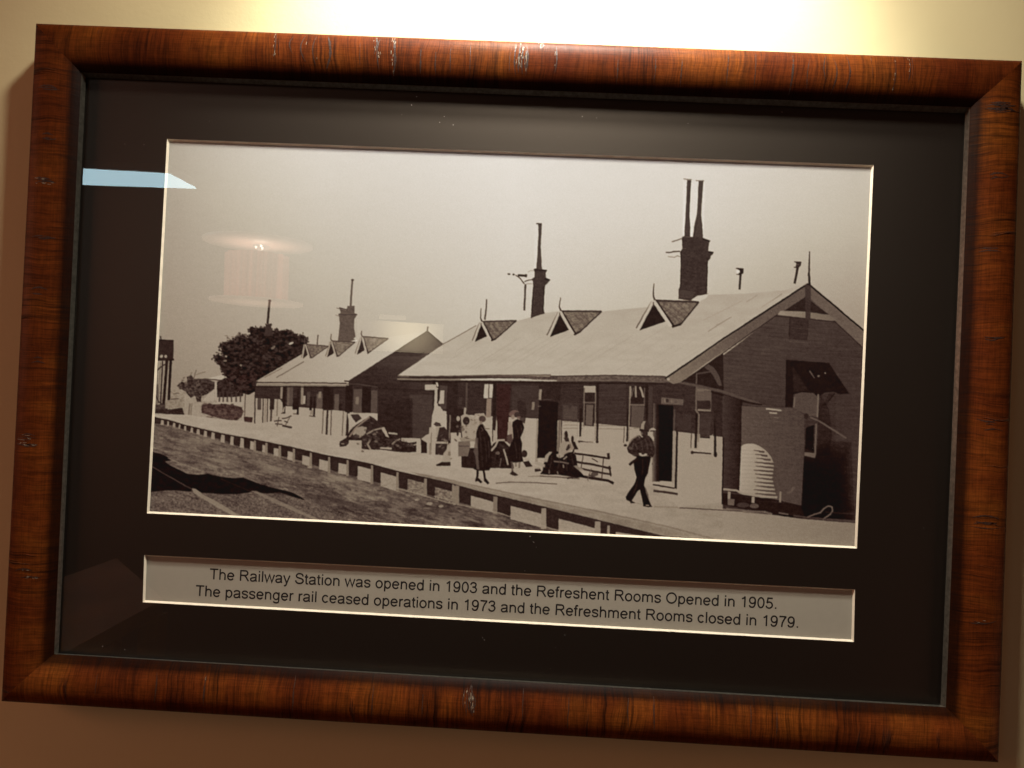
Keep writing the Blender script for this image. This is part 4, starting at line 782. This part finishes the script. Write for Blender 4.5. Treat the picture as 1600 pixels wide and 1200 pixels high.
P(66, (1060.5, 454), (1070, 453), (1086, 456), (1082, 466), (1060, 467), a=.8); L(26, 1.4, (1105.5, 408), (1104, 458)); L(26, 1.6, (1098, 374), (1109, 377)); L(26, 2.4, (1107, 394), (1114.5, 395)); L(30, 1.2, (1064, 392), (1063.5, 450)); L(92, 2, (1068, 369.5), (1078, 371), a=.6); L(92, 1.6, (1066, 388), (1072, 388.5), a=.6)
L(98, 1.8, (1050, 377.5), (1057, 375.5), (1065, 373)); L(64, 2, (1041, 394.5), (1047, 394.5), (1053, 393), (1062, 392.5)); L(116, 1.4, (1044, 401), (1054, 402), (1058, 399.5), (1063, 401), a=.8)
P(216, (835, 350), (841, 350), (839.5, 392), (838, 420), (835, 420), a=.55)
P(64, (841, 350.5), (846.6, 350.5), (845, 388), (846, 408), (847, 422), (838, 421), (840, 390), (841.5, 368)); L(40, 1.8, (838, 349.6), (846.6, 349.8)); P(54, (834, 420), (839, 419), (855, 422), (852.5, 426), (853, 434), (860, 437), (855.5, 443), (852, 446), (850.5, 462), (849.5, 482), (851, 490), (840, 493), (829.5, 497.5), (831, 470), (833, 449), (832.5, 440), (830.5, 436), (835, 433), (835.5, 426), nz=N4 * 8)
L(30, 2, (834, 421.5), (854, 423)); L(30, 2.4, (851, 435.5), (859, 437.5)); L(36, 1.4, (850, 448), (848.5, 488)); L(36, 1.4, (833.5, 448), (831, 490))
L(60, 3, (821, 444), (819.2, 485)); L(66, 1.8, (806, 430), (813, 435), (819, 443)); L(66, 1.6, (820, 440), (826, 437.5), (833, 437)); L(130, 1.6, (822, 443.5), (831, 443.5), a=.7); L(44, 2.6, (793, 428), (797, 428.5)); E_(46, 802.5, 429, 1.9, 1.6); L(40, 3.4, (809, 430), (822, 431)); L(44, 3.6, (822, 428.5), (821.5, 433)); L(130, 1.2, (825, 425), (829, 423), (834, 423), a=.6); L(120, 2.6, (795, 432), (806, 433), a=.0)
P(36, (1151, 419), (1162, 419.5), (1161.5, 427), (1158, 429.5), (1153, 429), (1155, 424)); E_(206, 1153.2, 424.5, 2.8, 2.8); L(50, 1.5, (1150, 419.3), (1161, 419.8)); L(80, 1.2, (1150.5, 428.5), (1156, 429.5)); L(38, 3.2, (1157.3, 429), (1155.3, 452.5))
P(44, (1242, 408.5), (1252.5, 409), (1251.5, 415), (1248.5, 418.5), (1243, 418), (1244, 412)); L(44, 1.4, (1241, 409), (1252, 409.5)); L(48, 1.6, (1240.5, 417.4), (1248, 418.4)); L(38, 3.6, (1246.5, 418), (1241.5, 443)); L(120, 1, (1244, 413), (1249, 413.5), a=.6)
gablet((751.5, 501.5), (739.5, 534), (767.5, 532), (807, 501), (775, 529.5), 1.0, 40, 100, 172, (751.5, 482), True); L(70, 2, (760.3, 468), (759.6, 484), (757.5, 499), w2=2.6)
gablet((874.5, 485), (856.5, 526), (897, 523), (940, 486.5), (907, 518), 1.15, 38, 104, 172, (876, 465), True)
gablet((1021, 468), (996, 515.5), (1050, 511), (1092, 472), (1064, 506.5), 1.35, 38, 100, 174, (1021.8, 443), True)

# --- luggage, benches and the people on the platform
P(44, (541, 697), (531, 699), (531, 690), (541, 684), (547, 672), (556, 664), (566, 658), (574, 650), (584, 651), (590, 660), (600, 668), (606, 677), (622, 682), (630, 690), (640, 690), (652, 693), (652, 706), (640, 707), (620, 706), (600, 703), (566, 702), (560, 690), (547, 690), nz=N4 * 26)
P(156, (543, 646), (590, 646), (590, 658), (584, 653), (578, 650), (572, 654), (560, 660), (546, 668)); P(40, (548, 648), (560, 647), (565, 654), (556, 660), (550, 652), a=.9); P(40, (566, 660), (590, 657), (594, 672), (586, 676), (568, 668), a=.9)
P(142, (551, 678), (556, 668), (566, 666), (573, 668), (571, 678), (562, 684), (554, 684), a=.9); L(118, 2.4, (546, 682), (556, 668), (570, 657), (577, 652), red=.4); E_(50, 556, 682, 6, 3, a=.8); P(148, (545, 688), (565, 688), (565, 703), (545, 700)); P(150, (531, 698), (545, 699), (565, 703), (565, 708), (531, 702)); E_(44, 536, 694, 6, 3.4); L(128, 1.4, (533, 693), (538, 693.5))
L(124, 2.4, (573, 678), (584, 672), (598, 668.5), (603, 675)); P(148, (596, 670), (600, 667), (604, 674), (608, 684), (603, 682)); L(150, 2.6, (607, 676.5), (621, 678)); L(146, 3.2, (594, 699.5), (612, 701)); L(124, 2.8, (578, 688), (574, 694), (579, 702)); P(40, (583, 680), (600, 678), (606, 690), (604, 699), (590, 699), (580, 692), a=.7, nz=N4 * 24)
L(120, 2.4, (613, 694), (618, 689), (625, 686)); P(152, (627, 684), (657, 685), (656, 689), (640, 692), (627, 689)); L(140, 2, (636, 696), (643, 697), (652, 693.5)); P(152, (651, 687), (657.5, 687), (657, 708), (650.5, 707)); P(36, (658, 688), (667, 688), (667, 708), (658, 708)); P(34, (615, 697), (622, 690), (636, 692), (650, 697), (650, 706), (620, 706), a=.7)
P(150, (658, 686), (665, 680), (670, 678), (671, 668), (676, 667), (680, 672), (681, 710), (668, 710), (667, 692)); L(86, 1.2, (674, 676), (673, 710), a=.7); P(142, (681, 664), (688, 664), (686, 678), (681, 690)); P(58, (677, 663), (681, 659), (687, 661), (690, 666), (682, 666)); P(44, (687, 668), (694, 667), (701, 675), (700, 690), (682, 690), (684, 680)); L(142, 2, (680, 690.5), (700, 691.5)); P(46, (681, 693), (699, 693), (697, 712), (680, 710)); L(112, 1.2, (672, 692), (671, 710))
P(142, (691, 722), (693, 708), (698, 702), (701, 693), (705, 692), (707, 700), (706, 724)); P(92, (700, 706), (706, 704), (705, 712), (700, 712), a=.6); P(38, (681, 726), (690, 722), (706, 722), (706, 728), (682, 728))
P(153, (704, 676), (720, 676), (722, 690), (723, 735), (704, 730)); E_(50, 715, 678, 1.8, 3); P(36, (721, 700), (748, 700), (748, 733), (721, 730)); P(98, (716, 690), (734, 688), (735, 696), (731, 713), (716, 713)); L(70, 1.4, (717, 697), (733, 697)); P(128, (718, 684), (730, 682), (738, 685), (748, 682), (744, 690), (720, 689)); E_(60, 731, 684, 4, 1.6, a=.7)
P(143, (720, 650), (727, 646), (735, 650), (746, 655), (750, 646), (756, 645), (760, 652), (748, 664), (746, 684), (738, 686), (722, 682)); E_(143, 716, 654, 3, 4); E_(42, 728.5, 657.5, 5.4, 6.6); L(145, 3, (727, 637), (726, 647)); L(142, 3, (742, 652), (743, 648), (749, 647)); E_(70, 723, 671, 3, 3, a=.6)
for (bx, by, bw, bh, n_) in ((572, 682, 26, 22, 46), (632, 696, 20, 8, 18), (728, 672, 26, 26, 34), (778, 708, 18, 18, 24), (690, 690, 16, 22, 20), (882, 726, 24, 14, 30)):
    for _ in range(n_):
        E_(rr.choice([34, 40, 48, 66, 92, 128, 144]), bx + rr.gauss(0, bw * .42), by + rr.gauss(0, bh * .42), rr.uniform(.8, 3.2), rr.uniform(.6, 2), a=rr.uniform(.25, .6), rot=rr.uniform(-.8, .8))
# tall case and bags behind the two women
P(34, (764, 705), (770, 694), (778, 688), (788, 690), (796, 698), (800, 716), (803, 732), (764, 731), nz=N4 * 14); L(142, 3, (768, 704), (774, 697), (778, 688), (788, 687.5)); L(138, 2.6, (787, 702), (790, 712), (794, 726)); E_(104, 777.5, 708, 3.4, 2.6, a=.8); L(110, 1, (783, 716), (781, 729)); E_(130, 763.5, 686, 2.2, 3, a=.8); L(122, 1.4, (763, 692), (768, 702), a=.9); L(90, 1.2, (755, 669.5), (765, 670)); P(40, (770, 648), (776, 648), (774, 673), (769, 671))
# woman in the dark coat
P(30, (751, 662), (747, 667), (744.5, 674), (744, 684), (746, 700), (744, 722), (740, 733), (748, 736), (764, 735), (769, 728), (767, 708), (768, 698), (766, 684), (762, 676), (757, 670), (755, 663)); P(84, (743, 684), (747, 684), (747, 712), (749, 736), (745, 735), (743, 714), (740, 706), a=.8); E_(66, 753.5, 654.5, 5.4, 5.2, red=.4); E_(118, 751.5, 660.5, 2.4, 2.6, red=.3); L(96, 1, (752, 668), (755, 672), (752, 674), a=.7, red=.5)
L(30, 3.6, (746.5, 734), (746, 743), (744.5, 751)); L(30, 3.4, (755.5, 734), (757, 743), (758.5, 751)); P(30, (743, 748), (748, 747), (754, 753), (751, 755), (746, 751), (743, 753)); P(30, (756, 749), (760, 748), (765, 755), (762, 757), (757, 752))
# woman in hat and dark dress
P(40, (808, 628), (814, 625), (822, 632), (823, 645), (820, 662), (812, 658), a=.8); E_(90, 803, 646, 8, 5.4, rot=-.25, red=.9); E_(52, 808, 648, 4.4, 4.4); E_(122, 801.5, 651.5, 2.6, 3.8, red=.3); P(98, (808, 650), (814, 650), (812, 655), (808, 655), a=.8, red=.9)
P(28, (801, 659), (808, 655), (816, 658), (819, 668), (817, 676), (813, 684), (816, 692), (815, 708), (818, 721), (808, 723), (795, 722), (794, 704), (799, 690), (799, 676)); P(138, (793, 660), (798, 658), (801, 668), (802, 684), (800, 690), (797, 684), (794, 672), red=.3); P(46, (792, 680), (800, 678), (801, 690), (796, 694), (790, 688), a=.8, red=.6)
L(88, 3.2, (799.5, 722), (800.5, 732), (801, 740)); L(104, 3, (812, 722), (811, 731)); L(70, 2, (806, 722), (806, 729), a=.6); P(44, (796.5, 741), (800, 736), (804, 738), (810, 742.5), (804, 743.5)); E_(40, 819.5, 709, 4.6, 5.6); P(40, (817, 722), (826, 720), (832, 729), (822, 730)); L(146, 3, (820, 717), (828, 719)); P(36, (796, 722), (800, 722), (800, 731), (792, 731), a=.6)
L(84, 1.8, (775, 755), (795, 753.5), (830, 753.8), (870, 756.5), a=.85); L(108, 1.8, (825, 744.5), (850, 744), a=.7)
# bench and the seated couple
P(148, (893, 709), (955, 718), (958, 752), (900, 745))
L(36, 3, (898, 708.5), (925, 712), (952, 716.5)); L(40, 3.2, (893, 720.5), (925, 725.5), (954, 732)); L(44, 3, (902, 731), (925, 736), (955, 741.5)); L(34, 4, (896, 742), (925, 747), (950, 751), (958, 755)); L(36, 4, (950.5, 708), (951.5, 717)); L(40, 3, (952, 728), (954, 742)); L(58, 1.4, (911, 712), (908, 732)); L(56, 1.5, (943, 716), (940, 750)); L(84, 1.2, (924, 732), (918, 750)); L(58, 1.6, (925, 716), (934, 722)); L(60, 2, (920, 742), (930, 746)); E_(46, 929, 741, 6, 3.4, a=.8); L(44, 2, (952, 740), (955, 744))
P(27, (849, 727), (853, 714), (860, 707), (870, 705), (882, 708), (894, 706), (900, 712), (902, 726), (906, 736), (914, 745), (900, 747), (886, 744), (872, 742), (858, 742), (844, 741), (848, 735), nz=N4 * 12)
P(136, (849, 722), (852, 712), (858, 706), (863, 706), (858, 712), (855, 722)); P(140, (835, 724), (842, 722), (852, 726), (851, 730), (842, 728)); P(40, (835, 733), (843, 731), (846, 736), (836, 737)); P(140, (836, 729), (846, 731), (842, 733), (835, 732), a=.8); L(120, 2, (866, 721), (876, 722), (888, 724), a=.8); L(128, 2.2, (880, 718), (886, 713)); L(126, 2, (880, 726), (881, 731)); L(120, 1.6, (871, 736), (872, 741)); P(136, (896, 728), (904, 727), (912, 734), (908, 738), a=.8); L(130, 2, (858, 734), (858, 740), a=.6)
P(134, (872, 712), (874, 700), (878, 690), (882, 687), (888, 688), (886, 700), (883, 708), (880, 714), (872, 716)); P(44, (884, 702), (888, 694), (892, 694), (892, 702), (886, 706)); E_(40, 884.5, 680, 2.8, 7); P(48, (880, 684), (888, 684), (890, 690), (884, 690)); E_(120, 881.6, 680.5, 1.2, 3.4, a=.8); L(132, 3.6, (878, 710), (888, 705), (896, 697)); P(118, (888, 690), (896, 692), (899, 700), (894, 704), (890, 698), a=.7, red=.3); P(34, (893, 690), (898, 690), (904, 702), (898, 702), (896, 708), (889, 714), (897, 700)); E_(38, 894.5, 686, 2.2, 5.4); P(138, (869, 710), (876, 708), (882, 712), (876, 716), (870, 714))
L(72, 2, (844, 744), (880, 746), (905, 748), a=.8); L(44, 2.6, (886, 747), (896, 747)); L(100, 2, (918, 747), (919, 752), a=.7)
# man in a cap walking along the platform
P(48, (999, 672), (1001, 662), (1004.5, 657), (1010, 656.5), (1014, 660), (1016.5, 668), (1013.5, 674), (1002, 674)); P(132, (1000.6, 670), (1002, 662), (1005, 658), (1009, 658), (1006.5, 664), (1006, 671)); L(34, 2, (999, 672), (1014, 673.5)); P(46, (1001, 674), (1012, 673), (1012, 681), (1006, 684), (1002, 680)); E_(112, 1002.6, 677.5, 1.6, 2.2, a=.8)
P(42, (999, 680), (1003, 684), (1008, 680), (1014, 681), (1019, 686), (1022.5, 698), (1023.5, 708), (1020, 715), (1014, 712), (1003, 710), (998, 715), (990, 712.5), (982, 707), (979.5, 700), (984, 692), (989, 685), nz=N4 * 18); L(110, 2, (984, 692), (988, 686), (996, 681), red=.2); L(98, 1.8, (997, 680), (999.5, 685)); L(88, 1.4, (993, 694), (996, 702), a=.6); E_(96, 986, 700, 3.6, 2, a=.5); P(152, (998, 708), (1002, 708), (1003, 713), (999, 712)); P(150, (1005, 711), (1008, 708.5), (1012, 709), (1009, 712.5))
P(22, (996, 712), (1004, 713), (1016, 712), (1017, 724), (1013, 738), (1008, 748), (1006.5, 758), (1010, 772), (1015, 784), (1018.5, 792), (1005, 790), (1003, 778), (1000, 765), (996, 768), (990, 778), (986, 784), (978.5, 781), (978, 776), (984, 766), (992, 755), (994.5, 746), (991, 732), (990, 722))
L(32, 4, (996, 716), (990, 721), (984, 726)); L(32, 3.4, (1016, 714), (1018, 726)); P(26, (982, 780), (988, 783), (993, 786), (986, 786.5)); P(26, (1005, 789), (1014, 788), (1020, 792), (1012, 792.5), (1005, 791)); L(156, 1.2, (1009, 789.6), (1014, 789.6)); L(112, 2, (1022, 791.5), (1060, 793), a=.6); L(112, 1.6, (994, 786), (1003, 788), a=.5)
P(150, (1017, 669), (1021, 668.5), (1025, 671), (1024, 675), (1021, 673), (1018, 676), (1022, 684), (1022, 690), (1016, 682), (1014, 676)); L(40, 1.6, (1016, 673.5), (1026, 673)); P(148, (1017, 715), (1019, 718), (1018, 745), (1012, 752), (1013, 735)); 

# folds and half-tones in the clothes
for (x0, y0, x1, y1, v, wd, a_) in ((749, 672, 751, 700, 52, 2, .6), (757, 684, 760, 722, 56, 1.6, .5), (751, 700, 754, 730, 50, 1.4, .5), (763, 690, 764, 716, 70, 1.2, .5), (753, 664, 758, 668, 76, 1.4, .5), (806, 664, 810, 684, 52, 1.8, .5), (804, 690, 807, 716, 54, 1.6, .5), (813, 664, 815, 676, 62, 1.4, .5),
    (811, 692, 812, 718, 48, 1.2, .5), (1008, 686, 1012, 702, 66, 2.2, .6), (1001, 690, 1004, 704, 74, 1.6, .5), (1016, 690, 1018, 704, 60, 2, .5), (990, 692, 986, 702, 84, 2, .5), (1004, 718, 1003, 742, 44, 2, .6), (1012, 720, 1010, 744, 40, 1.6, .6), (996, 752, 989, 772, 46, 1.8, .6), (1008, 762, 1014, 784, 44, 1.8, .6),
    (862, 712, 858, 734, 52, 2, .5), (874, 712, 872, 732, 56, 1.6, .5), (892, 710, 896, 730, 54, 1.8, .5), (884, 716, 886, 736, 60, 1.4, .5), (780, 694, 790, 702, 60, 2, .5), (774, 706, 772, 726, 52, 1.6, .5)):
    L(v, wd, (x0, y0), ((x0 + x1) / 2 + 1, (y0 + y1) / 2), (x1, y1), a=a_)
# film grain and the softness of an old enlargement
def blur(a, k):
    for ax in (0, 1):
        b = a * (1 - 2 * k); b = b + k * (np.roll(a, 1, ax) + np.roll(a, -1, ax)); a = b
    return a
# slightly wandering outlines, as a hand-held enlargement has
wy = (smooth_noise(5, 5, 31) * .8 + smooth_noise(11, 11, 32) * .6); wx = (smooth_noise(5, 5, 33) * .8 + smooth_noise(11, 11, 34) * .6)
yy, xx = np.mgrid[0:CH, 0:CW]; sy = np.clip(yy + wy, 0, CH - 1.01); sx = np.clip(xx + wx, 0, CW - 1.01)
iy, ix = sy.astype(int), sx.astype(int); fy, fx = sy - iy, sx - ix
def warp(a): return (a[iy, ix] * (1 - fx) + a[iy, ix + 1] * fx) * (1 - fy) + (a[iy + 1, ix] * (1 - fx) + a[iy + 1, ix + 1] * fx) * fy
C = warp(C); RED = warp(RED)
C = blur(blur(C, .24), .24); RED = blur(blur(RED, .25), .25)
B = C
for _ in range(7): B = blur(B, .25)
C = C + (C - B) * .55                       # the edge halos of a contrasty print
mid = np.exp(-((C - 85) / 60.0) ** 2)
drk = np.exp(-((C - 42) / 26.0) ** 2)
C = C + mid * (NT3 * 6 + N4 * 5 + N2 * 7) + drk * (N8 * 8 + N2 * 4) + N2 * 3 + N20 * 1.2 + (rng.random((CH, CW)) - .5) * 6
C = np.clip(C, 10, 240)

# ---------------------------------------------------------------- tone of the paper, drawn brightness over the lamps' fitted light
def s2l(v): v = np.clip(v, 0, 255) / 255.0; return np.where(v <= .04045, v / 12.92, ((v + .055) / 1.055) ** 2.4)
T_L = [0, 15, 30, 45, 60, 90, 120, 150, 180, 210, 240]
T_R = [0, 19, 37, 55, 70, 100, 131, 164, 194, 220, 246]
T_G = [0, 13, 25, 41, 56, 84, 115, 148, 182, 211, 240]
T_B = [0, 11, 22, 37, 50, 73, 97, 129, 163, 198, 232]
RGB = np.stack([np.interp(C, T_L, t) for t in (T_R, T_G, T_B)], -1)
RGB += RED[..., None] * np.array([5, -4, -3])
RGB = s2l(RGB) - 0.006
RGB = np.maximum(RGB, .002)
# strength of the room's light over the print (a smooth surface fitted to it), divided out; light the lamps miss stays painted in the tones
FC = np.array([[-0.071, -0.2076, -0.3783], [0.0628, 0.0762, 0.0789], [-0.6493, -0.683, -0.6883], [-0.193, -0.2058, -0.2073], [-0.0811, -0.0783, -0.076], [0.0782, 0.0713, 0.0721], [0.0525, 0.0598, 0.0624], [0.1939, 0.1947, 0.1943], [0.0226, 0.0228, 0.0244], [0.0323, 0.0316, 0.025], [-0.0725, -0.0835, -0.0906], [-0.1047, -0.1081, -0.1079], [0.0152, 0.0161, 0.0064]])
uu, vv = np.meshgrid((np.arange(CW) / SC + X0 - 800) / 560, (np.arange(CH) / SC + Y0 - 540) / 310)
BAS = [np.ones_like(uu), uu, vv, uu * uu, uu * vv, vv * vv, uu ** 3, uu * uu * vv, uu * vv * vv, vv ** 3, uu ** 4, uu * uu * vv * vv, vv ** 4]
FLD = np.exp(sum(B_[..., None] * FC[i] for i, B_ in enumerate(BAS)))
RGB = np.clip(RGB / FLD, 0.003, 0.92)

NX, NY = 1300, 710
px0, px1 = -0.3035, 0.3035; py0, py1 = -0.1645, 0.1645
gx, gy = np.meshgrid(np.linspace(px0, px1, NX), np.linspace(py1, py0, NY))
ZP = -0.0017
u, v = projpx(gx, gy, ZP); u = (u - X0) * SC - .5; v = (v - Y0) * SC - .5
u = np.clip(u, 0, CW - 1.01); v = np.clip(v, 0, CH - 1.01); iu, iv = u.astype(int), v.astype(int); fu, fv = (u - iu)[..., None], (v - iv)[..., None]
col = (RGB[iv, iu] * (1 - fu) + RGB[iv, iu + 1] * fu) * (1 - fv) + (RGB[iv + 1, iu] * (1 - fu) + RGB[iv + 1, iu + 1] * fu) * fv
me = bpy.data.meshes.new('photographic_print')
nv = NX * NY; co = np.stack([gx, np.full_like(gx, -ZP), gy + HEIGHT], -1).reshape(-1)
ii, jj = np.meshgrid(np.arange(NX - 1), np.arange(NY - 1)); b = (jj * NX + ii).ravel()
quads = np.stack([b, b + NX, b + NX + 1, b + 1], 1).astype(np.int32)
me.vertices.add(nv); me.vertices.foreach_set('co', co)
me.loops.add(quads.size); me.loops.foreach_set('vertex_index', quads.ravel())
me.polygons.add(len(quads)); me.polygons.foreach_set('loop_start', np.arange(0, quads.size, 4, dtype=np.int32))
me.update(calc_edges=True)
ca = me.color_attributes.new('tone', 'FLOAT_COLOR', 'POINT')
ca.data.foreach_set('color', np.concatenate([col.reshape(-1, 3), np.ones((nv, 1))], 1).astype(np.float32).ravel())
pm, nt, pb = new_mat('silver_print'); at = nt.nodes.new('ShaderNodeAttribute'); at.attribute_name = 'tone'
tcn = nt.nodes.new('ShaderNodeTexCoord'); gn = noise(nt, tcn.outputs['Object'], 1500, 2)
lk(nt, mixc(nt, 0.5, at.outputs['Color'], ramp(nt, gn, [(0.3, 0.90), (0.7, 1.06)]).outputs[0], 'MULTIPLY'), pb.inputs['Base Color'])
pb.inputs['Roughness'].default_value = 0.7; pb.inputs['Specular IOR Level'].default_value = 0.12
me.materials.append(pm)
po = bpy.data.objects.new('photographic_print', me); COL.objects.link(po); po.parent = frame
po['label'] = 'sepia print of a country railway station, people and luggage on its platform'
